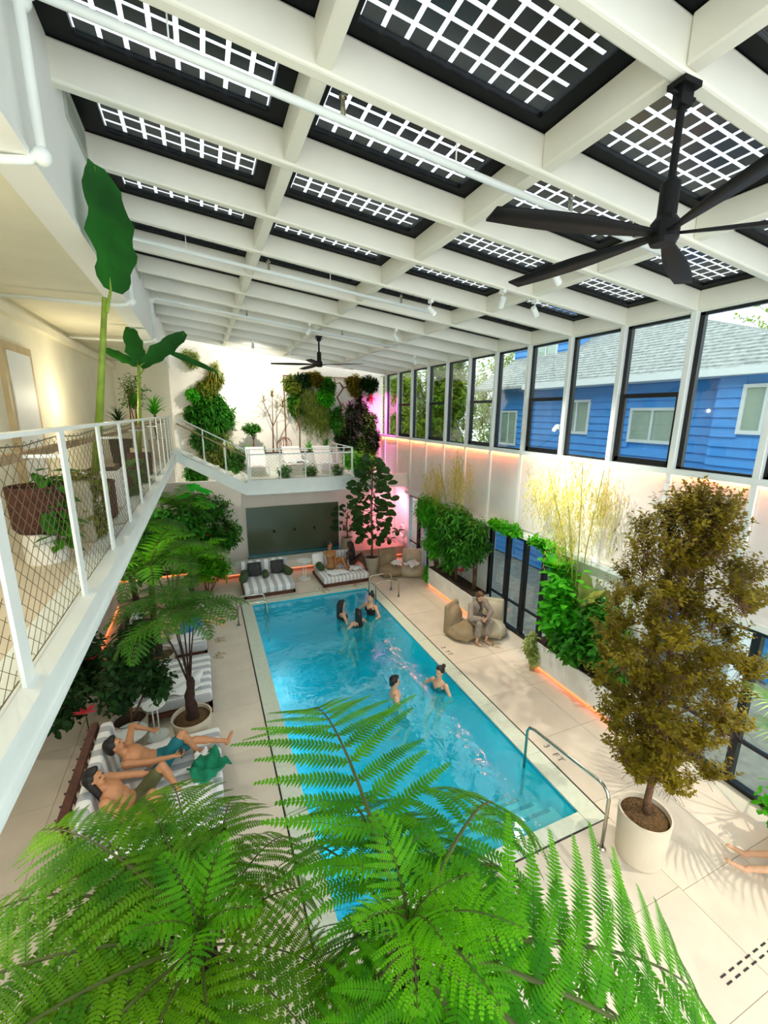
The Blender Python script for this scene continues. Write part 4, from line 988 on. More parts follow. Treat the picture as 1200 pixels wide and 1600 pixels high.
def sandals(x, y, rz, label):
    for k, s in enumerate((-1, 1)):
        t = thing('sandal', label+(', left one' if k == 0 else ', right one'), 'sandal', (x+s*0.07*math.cos(rz), y+s*0.07*math.sin(rz), 0), rz+s*0.15)
        m = MB()
        for z in (0, 0.018):
            for q in range(12):
                a = q/12*6.283; m.v.append((0.045*math.sin(a)*(1+0.12*math.cos(a)), 0.125*math.cos(a), z))
        m.f = [tuple(range(12)), tuple(range(12, 24))[::-1]]+[(q, q+12, (q+1) % 12+12, (q+1) % 12) for q in range(12)]
        m.build('sole', 'bean_beige', t); MB().tube([(-0.04, 0.02, 0.016), (0, 0.05, 0.05), (0.04, 0.02, 0.016)], 0.007, 6).build('strap', 'mid_wood', t)
sandals(3.05, 11.98-0.25, 0.4, 'tan sandal on the deck in front of the side table')
sandals(4.05, 11.72+0.05, 1.2, 'tan sandal on the deck in front of the two seated people')
sandals(-0.02, 9.15, 1.2, 'tan sandal on the deck beside the empty left daybed')
sandals(0.02, 9.85, 1.7, 'tan sandal on the deck below the feet of the person in blue trunks')
sandals(5.88, 7.28, 0.9, 'tan sandal on the deck in front of the robed person')
# platform recliners
def recliner(loc, rz, label, pil=True):
    t = thing('lounge_chair', label, 'lounge chair', loc, rz)
    prof = [(0.0, -0.62, 0.36), (0.0, 0.10, 0.30), (0.0, 0.62, 0.88)]
    for s in (-1, 1):
        MB().tube([(s*0.30, -0.62, 0.34), (s*0.30, 0.12, 0.29), (s*0.30, 0.60, 0.88)], 0.014, 8).build('side_rail', 'white_steel', t)
        MB().tube([(s*0.30, -0.55, 0.34), (s*0.30, -0.58, 0.0)], 0.014, 8).build('leg', 'white_steel', t)
        MB().tube([(s*0.30, 0.30, 0.0), (s*0.30, 0.20, 0.38)], 0.014, 8).build('leg', 'white_steel', t)
    MB().hexa([(-.28, -.60, .33), (.28, -.60, .33), (.28, .12, .285), (-.28, .12, .285), (-.28, -.60, .34), (.28, -.60, .34), (.28, .12, .295), (-.28, .12, .295)]).build('seat', 'sling_white', t)
    MB().hexa([(-.28, .12, .285), (.28, .12, .285), (.28, .60, .88), (-.28, .60, .88), (-.28, .105, .29), (.28, .105, .29), (.28, .585, .885), (-.28, .585, .885)]).build('backrest', 'sling_white', t)
    return t
recliner((1.62, 14.75, 3.18), 0.0, 'white sling lounge chair at the stair end of the platform')
recliner((2.85, 14.75, 3.18), 0.0, 'white sling lounge chair in the middle of the platform covered by towels')
recliner((3.95, 14.75, 3.18), 0.0, 'white sling lounge chair at the right end of the platform')
pillow((1.62, 14.55, 3.54), 0, 0.36, 0.26, 0.10, 'towel_white', 'white rolled towel on the stair-end lounge chair', 0.1)
pillow((3.95, 14.55, 3.54), 0, 0.36, 0.26, 0.10, 'towel_white', 'white rolled towel on the right-end lounge chair', 0.1)
cloth('towel', 'towel_white', (2.85, 14.42, 3.54), 0.75, 0.55, 0.2, 0.05, 21, label='heap of white towels on the middle platform lounge chair')

# ================================================================ PLANTS
FR1 = frond_mesh('frond', 2.0, 0.60, 16, 17, 34, -42, 0.078, seed=1)
FR2 = frond_mesh('frond', 1.9, 0.56, 15, 16, 22, -54, 0.076, seed=2, side=0.25)
FR3 = frond_mesh('frond', 1.5, 0.42, 15, 16, 55, -25, 0.058, seed=3, side=-0.2)
FRD = frond_mesh('frond', 1.7, 0.52, 13, 24, 2, -62, 0.074, seed=6, side=0.1)
FX = frond_mesh('frond', 2.0, 0.62, 14, 27, 24, -40, 0.080, seed=8, droop=0.15)
FXS = frond_mesh('frond', 1.9, 0.58, 14, 26, 30, -64, 0.076, seed=9, side=-0.35, droop=0.6)
FB = frond_mesh('frond', 1.9, 0.60, 14, 27, 20, -48, 0.078, seed=10, droop=0.3)
FRB = frond_mesh('frond', 1.7, 0.50, 20, 22, 35, -42, 0.052, seed=4, droop=0.35)
FRS = frond_mesh('frond', 1.1, 0.32, 15, 13, 50, -40, 0.046, seed=5)
def trunk(root, h, r0, r1, material='fern_trunk', lean=(0, 0), name='trunk', z0=0.0, n=10):
    rr = random.Random(int(h*100)); pts = []; rad = []
    for i in range(n+1): u = i/n; pts.append((lean[0]*u+0.015*math.sin(u*9), lean[1]*u, z0+(h-z0)*u)); rad.append((r0+(r1-r0)*u)*(1+0.12*math.sin(i*2.3)))
    return MB().tube(pts, rad, 10).build(name, material, root, smooth=True)
# central tree fern right below the camera
def tree_fern(label, base, hub, fronds, mt, potr=0.34):
    t = thing('tree_fern', label, 'tree fern', (base[0], base[1], 0)); off = Vector((hub[0]-base[0], hub[1]-base[1], hub[2]))
    pot(t, potr*0.9, potr, 0.52, soil='mulch')
    trunk(t, off.z, 0.10, 0.07, lean=(off.x, off.y), z0=0.45)
    for (az, pit, sc, ms, roll) in fronds: put_frond(t, ms, off, math.radians(az), math.radians(pit), roll, sc, mt)
    for k in range(5): MB().tube([off+Vector((0, 0, -0.02)), off+Vector((0.05*math.cos(k*1.3), 0.05*math.sin(k*1.3), 0.12)), off+Vector((0.09*math.cos(k*1.3), 0.09*math.sin(k*1.3), 0.10))], [0.012, 0.010, 0.004], 6).build('crozier', 'rachis', t)
    return t
# azimuth: 0 = to the right wall, 90 = away along the pool
tree_fern('large bright green tree fern in the foreground spreading over the pool end and deck', (0.70, 1.35), (0.64, 1.20, 3.02),
    [(89, 0, 1.0, FX, 0.0), (38, -14, 0.92, FXS, 0.1), (-15, -21, 0.95, FX, 0.2), (-34, -14, 0.92, FB, 0.1), (6, -37, 0.80, FB, 0.1), (86, -16, 0.86, FB, 0.1), (70, -22, 0.82, FB, 0), (104, -20, 0.72, FB, 0), (50, -30, 0.80, FB, 0), (26, -26, 0.76, FXS, 0), (-24, -24, 0.88, FB, 0), (-75, 20, 0.42, FR3, 0), (-110, 26, 0.40, FR3, 0), (-45, 24, 0.42, FR3, 0), (-95, -28, 0.62, FRD, 0), (-68, -34, 0.66, FRD, 0), (-120, -30, 0.6, FRD, 0), (172, -40, 0.55, FRD, 0), (130, -46, 0.6, FRD, 0), (-85, 38, 0.34, FR3, 0), (-20, 40, 0.34, FR3, 0), (200, 36, 0.32, FR3, 0), (66, -34, 0.74, FRD, 0), (92, -36, 0.85, FRD, 0.1), (114, -34, 0.62, FRD, 0),
     (28, -42, 0.74, FRD, 0), (-55, -14, 0.85, FB, 0), (-80, -14, 0.75, FB, 0), (-110, -10, 0.65, FRD, 0), (-140, -16, 0.65, FRD, 0), (188, -26, 0.50, FRD, 0), (-6, -48, 0.8, FRD, 0), (-40, -44, 0.8, FRD, 0), (150, -44, 0.42, FRD, 0), (75, -58, 0.8, FRD, 0), (100, 34, 0.35, FR3, 0)], 'fern_green')
tree_fern('olive tree fern with lacy fronds filling the lower left foreground', (-0.35, 1.45), (-0.20, 1.80, 2.62),
    [(100, 0, 0.74, FRB, 0.1), (125, -6, 0.84, FRB, -0.1), (78, -6, 0.64, FRB, 0.1), (150, -8, 0.92, FRB, 0.2), (172, -4, 0.92, FRB, 0), (195, 0, 0.85, FRB, 0), (112, 25, 0.5, FRB, 0), (50, -20, 0.6, FRB, 0),
     (220, 0, 0.8, FRB, 0), (245, 0, 0.7, FRB, 0), (275, 0, 0.62, FRB, 0), (20, -25, 0.5, FRB, 0), (310, -10, 0.55, FRB, 0), (140, -40, 0.75, FRB, 0), (90, -35, 0.7, FRB, 0),
     (162, -30, 0.8, FRB, 0), (184, -26, 0.8, FRB, 0), (210, -30, 0.75, FRB, 0), (235, -34, 0.7, FRB, 0), (262, -38, 0.7, FRB, 0), (290, -30, 0.6, FRB, 0), (115, -28, 0.85, FRB, 0), (136, 12, 0.75, FRB, 0), (336, -20, .5, FRB, 0), (270, 30, .34, FR3, 0), (200, 34, .34, FR3, 0), (330, 30, .34, FR3, 0), (60, 40, .34, FR3, 0), (130, 40, .34, FR3, 0)], 'fern_olive', 0.3)
t = bpy.data.objects['tree_fern.001']
pts = [(0.15, 0.35, 2.55)]; 
for q in range(15): a = q/14*5.2; R_ = 0.17*(1-q/22); pts.append((0.32+0.02*q/14+R_*math.sin(a-1.2)*0.8, 0.62+R_*0.3*math.sin(a-1.2), 2.30-R_*math.cos(a-1.2)+0.1))
MB().tube(pts, [0.010-0.0004*i for i in range(16)], 6).build('young_frond', 'rachis', t)
foliage(t, [(t.location.x+0.33, t.location.y+0.63, 2.40, 0.14, 0.08, 0.15)], 'leaf_moss', leaf=0.04, twigs=40, per=5, seed=77, twig_len=0.05, stems=None, name='young_leaflets', shell=0.95, clamp=False)
# small tree fern in the bowl pot by the near daybed, many thin stems
t = thing('tree_fern', 'tree fern with several thin stems in a wide cream pot beside the near daybed', 'tree fern', (-0.50, 6.62, 0))
pot(t, 0.24, 0.30, 0.50, soil='mulch')
trunk(t, 1.15, 0.10, 0.055, z0=0.42, lean=(0.02, 0.0))
for k, (ax, ay, L) in enumerate(((-0.35, 0.1, 1.5), (-0.18, 0.15, 1.6), (0.0, 0.0, 1.65), (0.10, 0.2, 1.6), (0.16, -0.1, 1.55), (-0.08, -0.2, 1.5))):
    MB().tube([(0.02, 0, 1.0), (0.02+ax*0.5, ay*0.5, 1.0+L*0.45), (ax+0.02, ay, 1.0+L*0.78)], [0.018, 0.012, 0.008], 6).build('stem', 'fern_trunk', t)
    for q in range(3): put_frond(t, FRS, (ax+0.02, ay, 1.0+L*0.78), math.radians(k*61+q*118+15), 0.1-0.25*q, 0, 0.85, 'fern_dark')
# canopy ferns and shrubs at the left under the balcony
def canopy_fern(x, y, h, n, sc, label, mt='fern_dark', seed=0):
    t = thing('tree_fern', label, 'tree fern', (x, y, 0)); pot(t, 0.26, 0.30, 0.45, soil='mulch', material='pot_grey'); trunk(t, h, 0.07, 0.05, z0=0.38)
    rr = random.Random(seed)
    for k in range(n): put_frond(t, (FRS, FR3)[k % 2], (0.02, 0, h), 6.283*k/n+rr.uniform(-.2, .2), rr.uniform(-0.5, 0.35), 0, sc*rr.uniform(0.85, 1.1)*(1 if k % 2 == 0 else 0.75), mt)
canopy_fern(-1.15, 8.9, 2.25, 14, 1.15, 'dark green tree fern arching over the left daybeds', 'fern_dark', 1)
canopy_fern(-0.55, 11.3, 1.45, 13, 1.0, 'bright tree fern beside the far left daybed spilling towards the pool', 'leaf_bright', 2)
canopy_fern(-0.75, 13.0, 2.5, 13, 1.05, 'tree fern below the stair landing in a grey pot', 'fern_dark', 3)
canopy_fern(-1.7, 10.6, 2.5, 13, 1.2, 'dark tree fern close under the balcony edge', 'fern_dark', 4)
def shrub(label, base, centers, mt, leaf, tw, per, seed, cat='shrub', name='shrub', width=0.55, potted=None, stems='bark', n_stem=5, droop=0.3, twig_len=0.35, tmpl=T_LEAF, flat=0.0, z0=0.0, shell=0.45, potmat='pot_cream'):
    t = thing(name, label, cat, base); rr = random.Random(seed)
    if potted: pot(t, potted[0]*0.9, potted[0], potted[1], material=potmat); z0 = potted[1]-0.08
    for k in range(n_stem):
        c = centers[k % len(centers)]; e = (c[0]+rr.uniform(-.5, .5)*c[3]-base[0], c[1]+rr.uniform(-.5, .5)*c[4]-base[1], c[2]-base[2]+rr.uniform(-.2, .5)*c[5]); s = (rr.uniform(-.05, .05), rr.uniform(-.05, .05), z0)
        MB().tube([s, (s[0]*.6+e[0]*.4+rr.uniform(-.05, .05), s[1]*.6+e[1]*.4, s[2]*.5+e[2]*.5), e], [0.022, 0.015, 0.006], 6).build('stem', stems, t)
    foliage(t, centers, mt, leaf=leaf, twigs=tw, per=per, seed=seed, width=width, droop=droop, twig_len=twig_len, tmpl=tmpl, flat=flat, stems=None if stems is None else stems, shell=shell)
    return t
shrub('very dark broad shrub beside the near daybed under the balcony', (-1.42, 7.0, 0), [(-1.25, 6.75, 1.55, 0.42, 0.45, 0.55), (-0.95, 6.75, 1.2, 0.3, 0.35, 0.45), (-1.5, 6.9, 1.1, 0.35, 0.4, 0.5), (-1.15, 6.7, 2.0, 0.3, 0.35, 0.35)], 'leaf_dark', 0.10, 420, 9, 51, width=0.6, droop=0.5, potted=(0.26, 0.45), potmat='pot_grey')
shrub('dark glossy shrub behind the tree ferns on the left', (-1.1, 12.3, 0), [(-1.2, 12.3, 2.2, 0.75, 0.6, 0.65), (-0.6, 12.4, 2.3, 0.6, 0.5, 0.6), (-1.6, 11.9, 1.6, 0.6, 0.5, 0.7)], 'leaf_mid', 0.17, 420, 9, 52, width=0.5, droop=0.4)
shrub('mid green bush under the stair beside the green stone wall', (0.1, 14.2, 0), [(0.0, 13.6, 2.35, 0.75, 0.4, 0.55), (-0.3, 13.7, 1.5, 0.7, 0.4, 0.7), (0.45, 13.5, 1.6, 0.5, 0.35, 0.6)], 'leaf_mid', 0.16, 420, 9, 53, width=0.35, droop=0.3)
shrub('feathery green bush low behind the far left daybed', (-0.2, 12.7, 0), [(-0.2, 12.7, 1.0, 0.5, 0.4, 0.7), (0.2, 12.9, 0.8, 0.4, 0.3, 0.5)], 'fern_green', 0.15, 220, 9, 54, width=0.3)
shrub('dark bush at the wall under the balcony with leaves coloured red as if lit', (-2.2, 8.2, 0), [(-2.2, 8.2, 1.0, 0.5, 0.7, 0.6), (-2.3, 7.2, 0.9, 0.4, 0.6, 0.5)], 'leaf_dark', 0.13, 150, 9, 55, potted=(0.3, 0.5), potmat='pot_grey')
# accent leaves; the red of the lit ones is lamp glow put into colour
for i, (p, n, lb) in enumerate((((-2.0, 7.9, 1.1), 16, 'cluster of leaves coloured as if lit red pink under the balcony, upper one'), ((-1.95, 6.9, 0.75), 14, 'cluster of leaves coloured as if lit red pink under the balcony, lower one'), ((-0.1, 13.5, 1.55), 8, 'small leaves coloured as if lit pink beside the green stone wall'), ((6.35, 9.5, 0.95), 10, 'magenta bromeliad in the far white planter, nearer one'), ((6.35, 10.4, 1.15), 8, 'magenta bromeliad in the far white planter, farther one'), ((6.28, 5.0, 0.85), 9, 'pink flower among the leaves of the near white planter'), ((5.2, 14.45, 1.35), 14, 'large leaves coloured as if lit pink behind the fig tree'))):
    t = thing('bromeliad', lb, 'plant', p); lm = M['leaf_red_and_lit']; L = 0.16 if i != 6 else 0.30
    me = leaf_mesh('leaf', 'oval', L, L*0.35)
    for k in range(n): a = k*2.4; e = 0.2+0.9*((k*0.37) % 1); put_leaf(t, me, (0.02*math.cos(a), 0.02*math.sin(a), 0), (math.cos(a)*math.cos(e), math.sin(a)*math.cos(e), math.sin(e)), 'leaf_red_and_lit')
    MB().tube([(0, 0, -p[2]+(0.1 if i < 3 else 0.25)), (0.01, 0, -p[2]*0.5), (0, 0, 0)], [0.012, 0.01, 0.008], 6).build('stem', 'leaf_dark', t)
# left planter with light strip below the balcony
t = thing('wall_planter', 'long low planter with orange light strip along the wall under the balcony', 'planter', (-2.75, 9.0, 0))
MB().box(-0.4, 0.3, 0.6, 3.6, 0.08, 0.5).build('trough', 'planter_white', t); MB().box(-0.36, 0.26, 0.7, 3.5, 0.48, 0.52).build('soil', 'soil', t); MB().box(0.27, 0.31, 0.6, 3.6, 0.03, 0.075).build('led_strip', 'led_orange', t)
t = thing('planter_ledge', 'raised ledge with an orange light strip seen through the left ferns', 'planter', (-1.6, 12.95, 0))
MB().box(-1.0, 1.1, 0, 0.5, 0.1, 0.62).build('trough', 'white_stone', t); MB().box(-0.96, 1.06, 0.04, 0.46, 0.60, 0.64).build('soil', 'soil', t); MB().box(-1.0, 1.1, -0.035, -0.005, 0.62, 0.66).build('led_strip', 'led_orange', t)
# monstera leaves, bright
t = thing('monstera', 'monstera with vivid light green split leaves below the stair', 'plant', (-0.35, 13.3, 2.2))
def monstera_leaf():
    m = MB(); n = 26; m.v.append((0, 0, 0))
    for i in range(n+1):
        a = -2.75+5.5*i/n; r = 0.26*(1-0.28*math.cos(a)*-1*0)*(1 if i % 4 else 0.55)*(0.9+0.25*math.cos(a)); m.v.append((0.08+r*math.cos(a), r*math.sin(a), -0.06*abs(math.sin(a))))
    m.f = [(0, i+1, i+2) for i in range(n)]; return m.mesh('leaf', True)
mlm = monstera_leaf()
for k, (p, d) in enumerate((((0.0, 0, 1.0), (0.3, -0.8, -0.5)), ((0.25, 0.1, 0.85), (0.9, -0.6, -0.5)), ((-0.2, 0, 0.75), (-0.8, -0.5, -0.4)), ((0.1, -0.1, 0.6), (0.2, -0.9, -0.6)), ((0.35, 0, 0.5), (0.9, -0.3, -0.7)))):
    MB().tube([(0, 0, -0.9), (p[0]*0.5, p[1]*0.5, p[2]*0.6), p], 0.01, 6).build('stalk', 'stalk_green', t); put_leaf(t, mlm, p, d, 'leaf_monstera', 0.95)
# fiddle leaf fig in the pot by the far pool corner
def fig(loc, h, cz, rx, rz_, n, potdim, label, seed, leafL=0.27, mt='leaf_fig', kind='fiddle', name='fiddle_leaf_fig', side=(), wl=0.62):
    t = thing(name, label, 'potted tree', loc); pot(t, potdim[0]*0.92, potdim[0], potdim[1], material='pot_grey'); rr = random.Random(seed)
    trunk(t, h, 0.035, 0.015, 'bark', z0=potdim[1]-0.08); me = leaf_mesh('leaf', kind, leafL, leafL*0.62)
    for k in range(n):
        u = k/n; z = cz-rz_+2*rz_*u; w = rx*(0.25+0.75*math.sin(math.pi*min(1, u*0.92+0.1))**0.8); a = k*2.4; q = rr.uniform(0.25, 1)*max(0.08, w)
        p = (q*math.cos(a), q*math.sin(a), z); put_leaf(t, me, p, (math.cos(a), math.sin(a), rr.uniform(-0.4, 0.6)), mt, rr.uniform(0.75, 1.15), up=(rr.uniform(-.6, .6), -0.75, 0.45), roll=rr.uniform(-.4, .4))
        if k % 3 == 0: MB().tube([(0, 0, z-0.15), p], [0.010, 0.004], 5).build('branch', 'bark', t)
    for (dx, dy, dz, nn) in side:
        MB().tube([(0, 0, cz-rz_), (dx*.5, dy*.5, dz-0.05), (dx, dy, dz)], [0.012, 0.009, 0.005], 5).build('branch', 'bark', t)
        for k in range(nn): a = k*2.1; put_leaf(t, me, (dx, dy, dz), (math.cos(a), math.sin(a), rr.uniform(-0.6, 0.4)), mt, 0.85)
    return t
fig((4.93, 12.72, 0), 3.7, 2.50, 0.62, 1.35, 230, (0.26, 0.55), 'tall dark fiddle leaf fig in a grey cylinder pot by the far daybed', 5, leafL=0.32, side=((0.95, 0.0, 1.35, 8), (0.7, 0.1, 1.05, 6)))
fig((4.55, 14.2, 0.46), 1.3, 1.1, 0.45, 0.5, 26, (0.2, 0.4), 'dark broad-leaved plant in a white pot in front of the green stone wall', 6, leafL=0.34, mt='leaf_dark', kind='oval', name='potted_plant')
# white planters on the right
def planter(loc, L, Wd, label):
    t = thing('planter_box', label, 'planter', loc); MB().box(-Wd/2, Wd/2, -L/2, L/2, 0.10, 0.62).box(-Wd/2+.02, Wd/2-.02, -L/2+.02, L/2-.02, 0.60, 0.621).build('trough', 'planter_white', t, bevel=0.008, seg=1)
    MB().box(-Wd/2+0.02, Wd/2-0.02, -L/2+0.02, L/2-0.02, 0.615, 0.64).build('soil', 'soil', t)
    MB().box(-Wd/2+0.06, Wd/2-0.03, -L/2+0.05, L/2-0.05, 0, 0.10).build('plinth', 'white_stone', t)
    MB().box(-Wd/2+0.02, -Wd/2+0.05, -L/2+0.02, L/2-0.02, 0.03, 0.095).build('led_strip', 'led_orange', t)
    for k in range(1, int(L/0.6)): y = -L/2+k*0.6; MB().box(-Wd/2-0.004, -Wd/2, y-0.006, y+0.006, 0.12, 0.60).build('rib', 'planter_white', t)
    return t
planter((6.36, 5.26, 0), 2.06, 0.56, 'white planter box with orange light strip behind the potted maple')
planter((6.36, 9.74, 0), 2.40, 0.52, 'white planter box with orange light strip near the far glass door')
# near planter planting
t = shrub('bright broad-leaved shrub climbing in the near white planter', (6.30, 5.75, 0.62), [(6.2, 5.75, 1.35, 0.42, 0.5, 0.55), (6.25, 5.9, 2.05, 0.32, 0.35, 0.50)], 'leaf_bright', 0.16, 230, 8, 61, width=0.62, stems='stalk_green')
me = leaf_mesh('leaf', 'oval', 0.22, 0.15)
for k in range(40): a = k*2.4; z = 0.5+1.25*(k/40); put_leaf(t, me, (-0.1+0.28*math.cos(a), 0.0+0.3*math.sin(a), z), (math.cos(a)-0.4, math.sin(a), 0.1), 'leaf_bright', 0.9)
shrub('dark green leafy shrub in the near white planter behind the maple', (6.35, 4.85, 0.62), [(6.25, 4.85, 1.5, 0.38, 0.5, 0.75), (6.3, 4.6, 1.0, 0.3, 0.4, 0.35), (6.1, 5.3, 1.05, 0.4, 0.45, 0.35)], 'leaf_mid', 0.14, 330, 9, 62, width=0.5)
shrub('trailing variegated ivy hanging over the far corner of the near white planter', (6.10, 6.22, 0.62), [(6.02, 6.25, 0.55, 0.2, 0.15, 0.3), (6.0, 6.15, 0.3, 0.1, 0.12, 0.2)], 'leaf_pale', 0.08, 110, 8, 63, n_stem=2, droop=1.0, twig_len=0.15)
t = thing('bird_nest_fern', 'vivid light green bird nest plant at the top of the planter by the glass door', 'plant', (6.28, 6.05, 1.75)); me = leaf_mesh('leaf', 'oval', 0.42, 0.20, 0.2)
for k in range(16): a = k*2.4; e = 0.5+0.6*((k*0.31) % 1); put_leaf(t, me, (0.02*math.cos(a), 0.02*math.sin(a), 0.45), (math.cos(a)*math.cos(e), math.sin(a)*math.cos(e), math.sin(e)), 'leaf_bright')
MB().tube([(-0.05, 0, -1.1), (0, 0, -0.3), (0, 0, 0.45)], 0.02, 8).build('stem', 'bark', t)
t = thing('paddle_plant', 'broad pale green paddle leaf standing against the white wall', 'plant', (6.36, 5.35, 0.64)); me = leaf_mesh('leaf', 'banana', 0.75, 0.34, 0.1)
for k, (dx, dz) in enumerate(((0.1, 1), (-0.35, 0.9), (0.4, 0.8))): MB().tube([(0, 0, 0), (dx*0.2, dx*0.25, 0.95)], 0.012, 6).build('stalk', 'stalk_green', t); put_leaf(t, me, (dx*0.2, dx*0.25, 0.93), (dx*0.3, dx, dz), 'leaf_pale')
# wispy hanging willows
def willow(loc, h, tips, label, seed, mt='leaf_willow', n=40, drop=0.8):
    t = thing('weeping_plant', label, 'plant', loc); r = np.random.default_rng(seed); P = []; D = []; U = []; L = []
    for k, (dx, dy, dz) in enumerate(tips):
        MB().tube([(0.02*k, 0, 0), (dx*0.3, dy*0.3, dz*0.6), (dx*0.8, dy*0.8, dz), (dx, dy, dz-0.05)], [0.012, 0.01, 0.006, 0.003], 5).build('cane', 'stalk_green', t)
        for q in range(n):
            s = np.array([dx, dy, dz])*(0.8+0.2*r.random())+r.normal(0, 0.13, 3); le = drop*(0.4+0.7*r.random())
            for w in range(int(le/0.035)):
                pq = s+np.array([0.04*math.sin(w*.7+q), 0.04*math.cos(w*.5+q), -0.035*w]); pq[0] = min(pq[0], 0.14); P.append(pq); D.append(np.array([r.normal(0, .5), r.normal(0, .5), -1])); U.append(r.normal(0, 1, 3)); L.append(0.09)
    me = mesh_np('foliage', [leaves_np(P, D, U, np.array(L), 0.017, T_SIMPLE)]); new_obj('foliage', me, mt, t, kind='stuff'); return t
willow((6.32, 5.55, 0.64), 3.4, [(-0.15, 1.15, 3.6), (0.0, 0.75, 3.6), (-0.1, 0.15, 3.75), (0.05, -0.3, 3.65), (-0.1, 0.45, 2.9)], 'tall wispy pale bamboo drooping above the near white planter', 71)
willow((6.32, 10.0, 0.64), 3.0, [(-0.2, 0.7, 3.2), (0.0, -0.1, 3.6), (-0.1, -0.6, 3.4), (-0.25, 1.1, 3.0)], 'tall wispy pale bamboo drooping above the far white planter', 72, n=34, drop=0.8)
willow((6.34, 4.45, 0.64), 3.0, [(-0.1, 0.1, 3.0), (0.05, -0.3, 2.85), (-0.2, -0.1, 2.5)], 'thin reddish drooping plant behind the top of the potted maple', 73, mt='leaf_olive', n=14, drop=0.5)
# far planter bushes
shrub('bright bamboo bush at the far end of the far white planter', (6.30, 10.75, 0.62), [(6.15, 11.0, 2.4, 0.5, 0.65, 0.65), (6.2, 10.8, 1.5, 0.4, 0.5, 0.6)], 'leaf_bright', 0.16, 330, 9, 64, width=0.22, droop=0.8)
shrub('dark feathery bamboo bush in the middle of the far white planter', (6.35, 9.7, 0.62), [(6.15, 9.7, 2.3, 0.5, 0.75, 0.65), (6.2, 9.2, 1.75, 0.45, 0.5, 0.6), (6.25, 10.0, 1.4, 0.35, 0.5, 0.6)], 'leaf_mid', 0.16, 560, 9, 65, width=0.24, droop=0.7)
shrub('light feathery bush at the near end of the far white planter', (6.40, 8.95, 0.62), [(6.3, 8.8, 2.1, 0.35, 0.45, 0.7)], 'leaf_mid', 0.15, 190, 9, 66, width=0.25, droop=0.9)
shrub('trailing ivy at the far corner of the far white planter', (6.12, 10.95, 0.55), [(6.08, 10.98, 0.4, 0.12, 0.1, 0.3)], 'leaf_bright', 0.07, 60, 7, 67, n_stem=1, droop=1.0, twig_len=0.1)
shrub('green vine trailing along the white ledge above the glass doors', (6.58, 7.2, 2.5), [(6.58, 6.7, 2.58, 0.1, 0.7, 0.10), (6.58, 8.0, 2.62, 0.1, 0.7, 0.14)], 'leaf_bright', 0.12, 90, 7, 68, n_stem=1, droop=0.3, twig_len=0.15)
# potted maple (brown-olive) in the big cream pot
t = thing('potted_tree', 'tall brown olive leaved tree in a cream cylinder pot beside the pool steps', 'potted tree', (4.52, 2.62, 0))
pot(t, 0.255, 0.285, 0.62, soil='mulch'); m = MB()
MB().tube([(0.04, 0, 0.5), (0.02, 0.01, 0.8), (0.07, 0.02, 1.15), (0.0, 0.03, 1.6), (-0.02, 0.0, 2.2), (-0.05, 0.03, 3.0), (-0.06, 0.02, 3.8), (-0.05, 0, 4.5)], [0.055, 0.04, 0.036, 0.032, 0.028, 0.02, 0.012, 0.004], 9).build('trunk', 'bark', t, smooth=True)
pads = []; rr = random.Random(3)
def env(z): # radius of the crown against height
    pts = [(1.2, 0.2), (1.45, 0.5), (1.7, 0.62), (2.1, 0.74), (2.6, 0.80), (3.1, 0.78), (3.5, 0.78), (3.9, 0.68), (4.2, 0.50), (4.6, 0.16)]
    for (a, ra), (b, rb) in zip(pts[:-1], pts[1:]):
        if a <= z <= b: return ra+(rb-ra)*(z-a)/(b-a)
    return 0.1
for k in range(110):
    z = 1.32+3.23*((k+0.5)/110); a = k*2.4; rad = env(z)*rr.uniform(0.15, 0.86); x, y = -0.04+rad*math.cos(a), rad*math.sin(a)
    pads.append((4.52+x, 2.62+y, z, 0.27, 0.27, 0.12))
    if k % 2 == 0: MB().tube([(-0.02, 0.01, z-0.25), (x*0.5, y*0.5, z-0.08), (x, y, z)], [0.012, 0.008, 0.003], 5).build('branch', 'bark', t)
pads.append((4.86, 2.40, 1.25, 0.22, 0.16, 0.09)); pads.append((5.35, 2.55, 2.2, 0.25, 0.2, 0.08)); pads.append((5.5, 2.7, 3.0, 0.2, 0.12, 0.06))
foliage(t, pads, 'leaf_olive', leaf=0.046, width=0.62, twigs=3300, per=12, seed=31, twig_len=0.2, droop=0.15, flat=0.3, stem_r=0.0025, tmpl=T_SIMPLE, shell=0.2)
# palm at the right edge
t = thing('fan_palm', 'spiky fan palm reaching into the right edge of the picture', 'palm', (6.36, 1.88, 0)); pot(t, 0.24, 0.27, 0.5)
trunk(t, 1.75, 0.05, 0.04, 'bark', z0=0.42)
for k, (az, el, L, sp) in enumerate(((138, 22, 0.65, 0), (170, 5, 0.6, 0), (112, 48, 0.6, 0), (240, 40, 0.6, 0), (60, 30, .6, 0), (300, 20, .6, 0), (0, 40, .6, 0), (175, 55, .6, 0))):
    a = math.radians(az); e = math.radians(el); d = Vector((math.cos(a)*math.cos(e), math.sin(a)*math.cos(e), math.sin(e))); st = Vector((0, 0, 1.7)); en = st+d*0.55
    f = MB().tube([st, en], [0.008, 0.005], 5).build('stalk', 'stalk_green', t); P = []; Dn = []; s = d.cross(Vector((0, 0, 1))).normalized(); up = s.cross(d)
    for q in range(22):
        g = math.radians(-80+160*q/21); P.append(tuple(en)); Dn.append(tuple(d*math.cos(g)+s*math.sin(g)))
    me = mesh_np('fan_leaf', [leaves_np(P, Dn, [tuple(up)]*22, np.full(22, 0.50), 0.030, T_BLADE)]); new_obj('fan_leaf', me, 'leaf_palm', t)
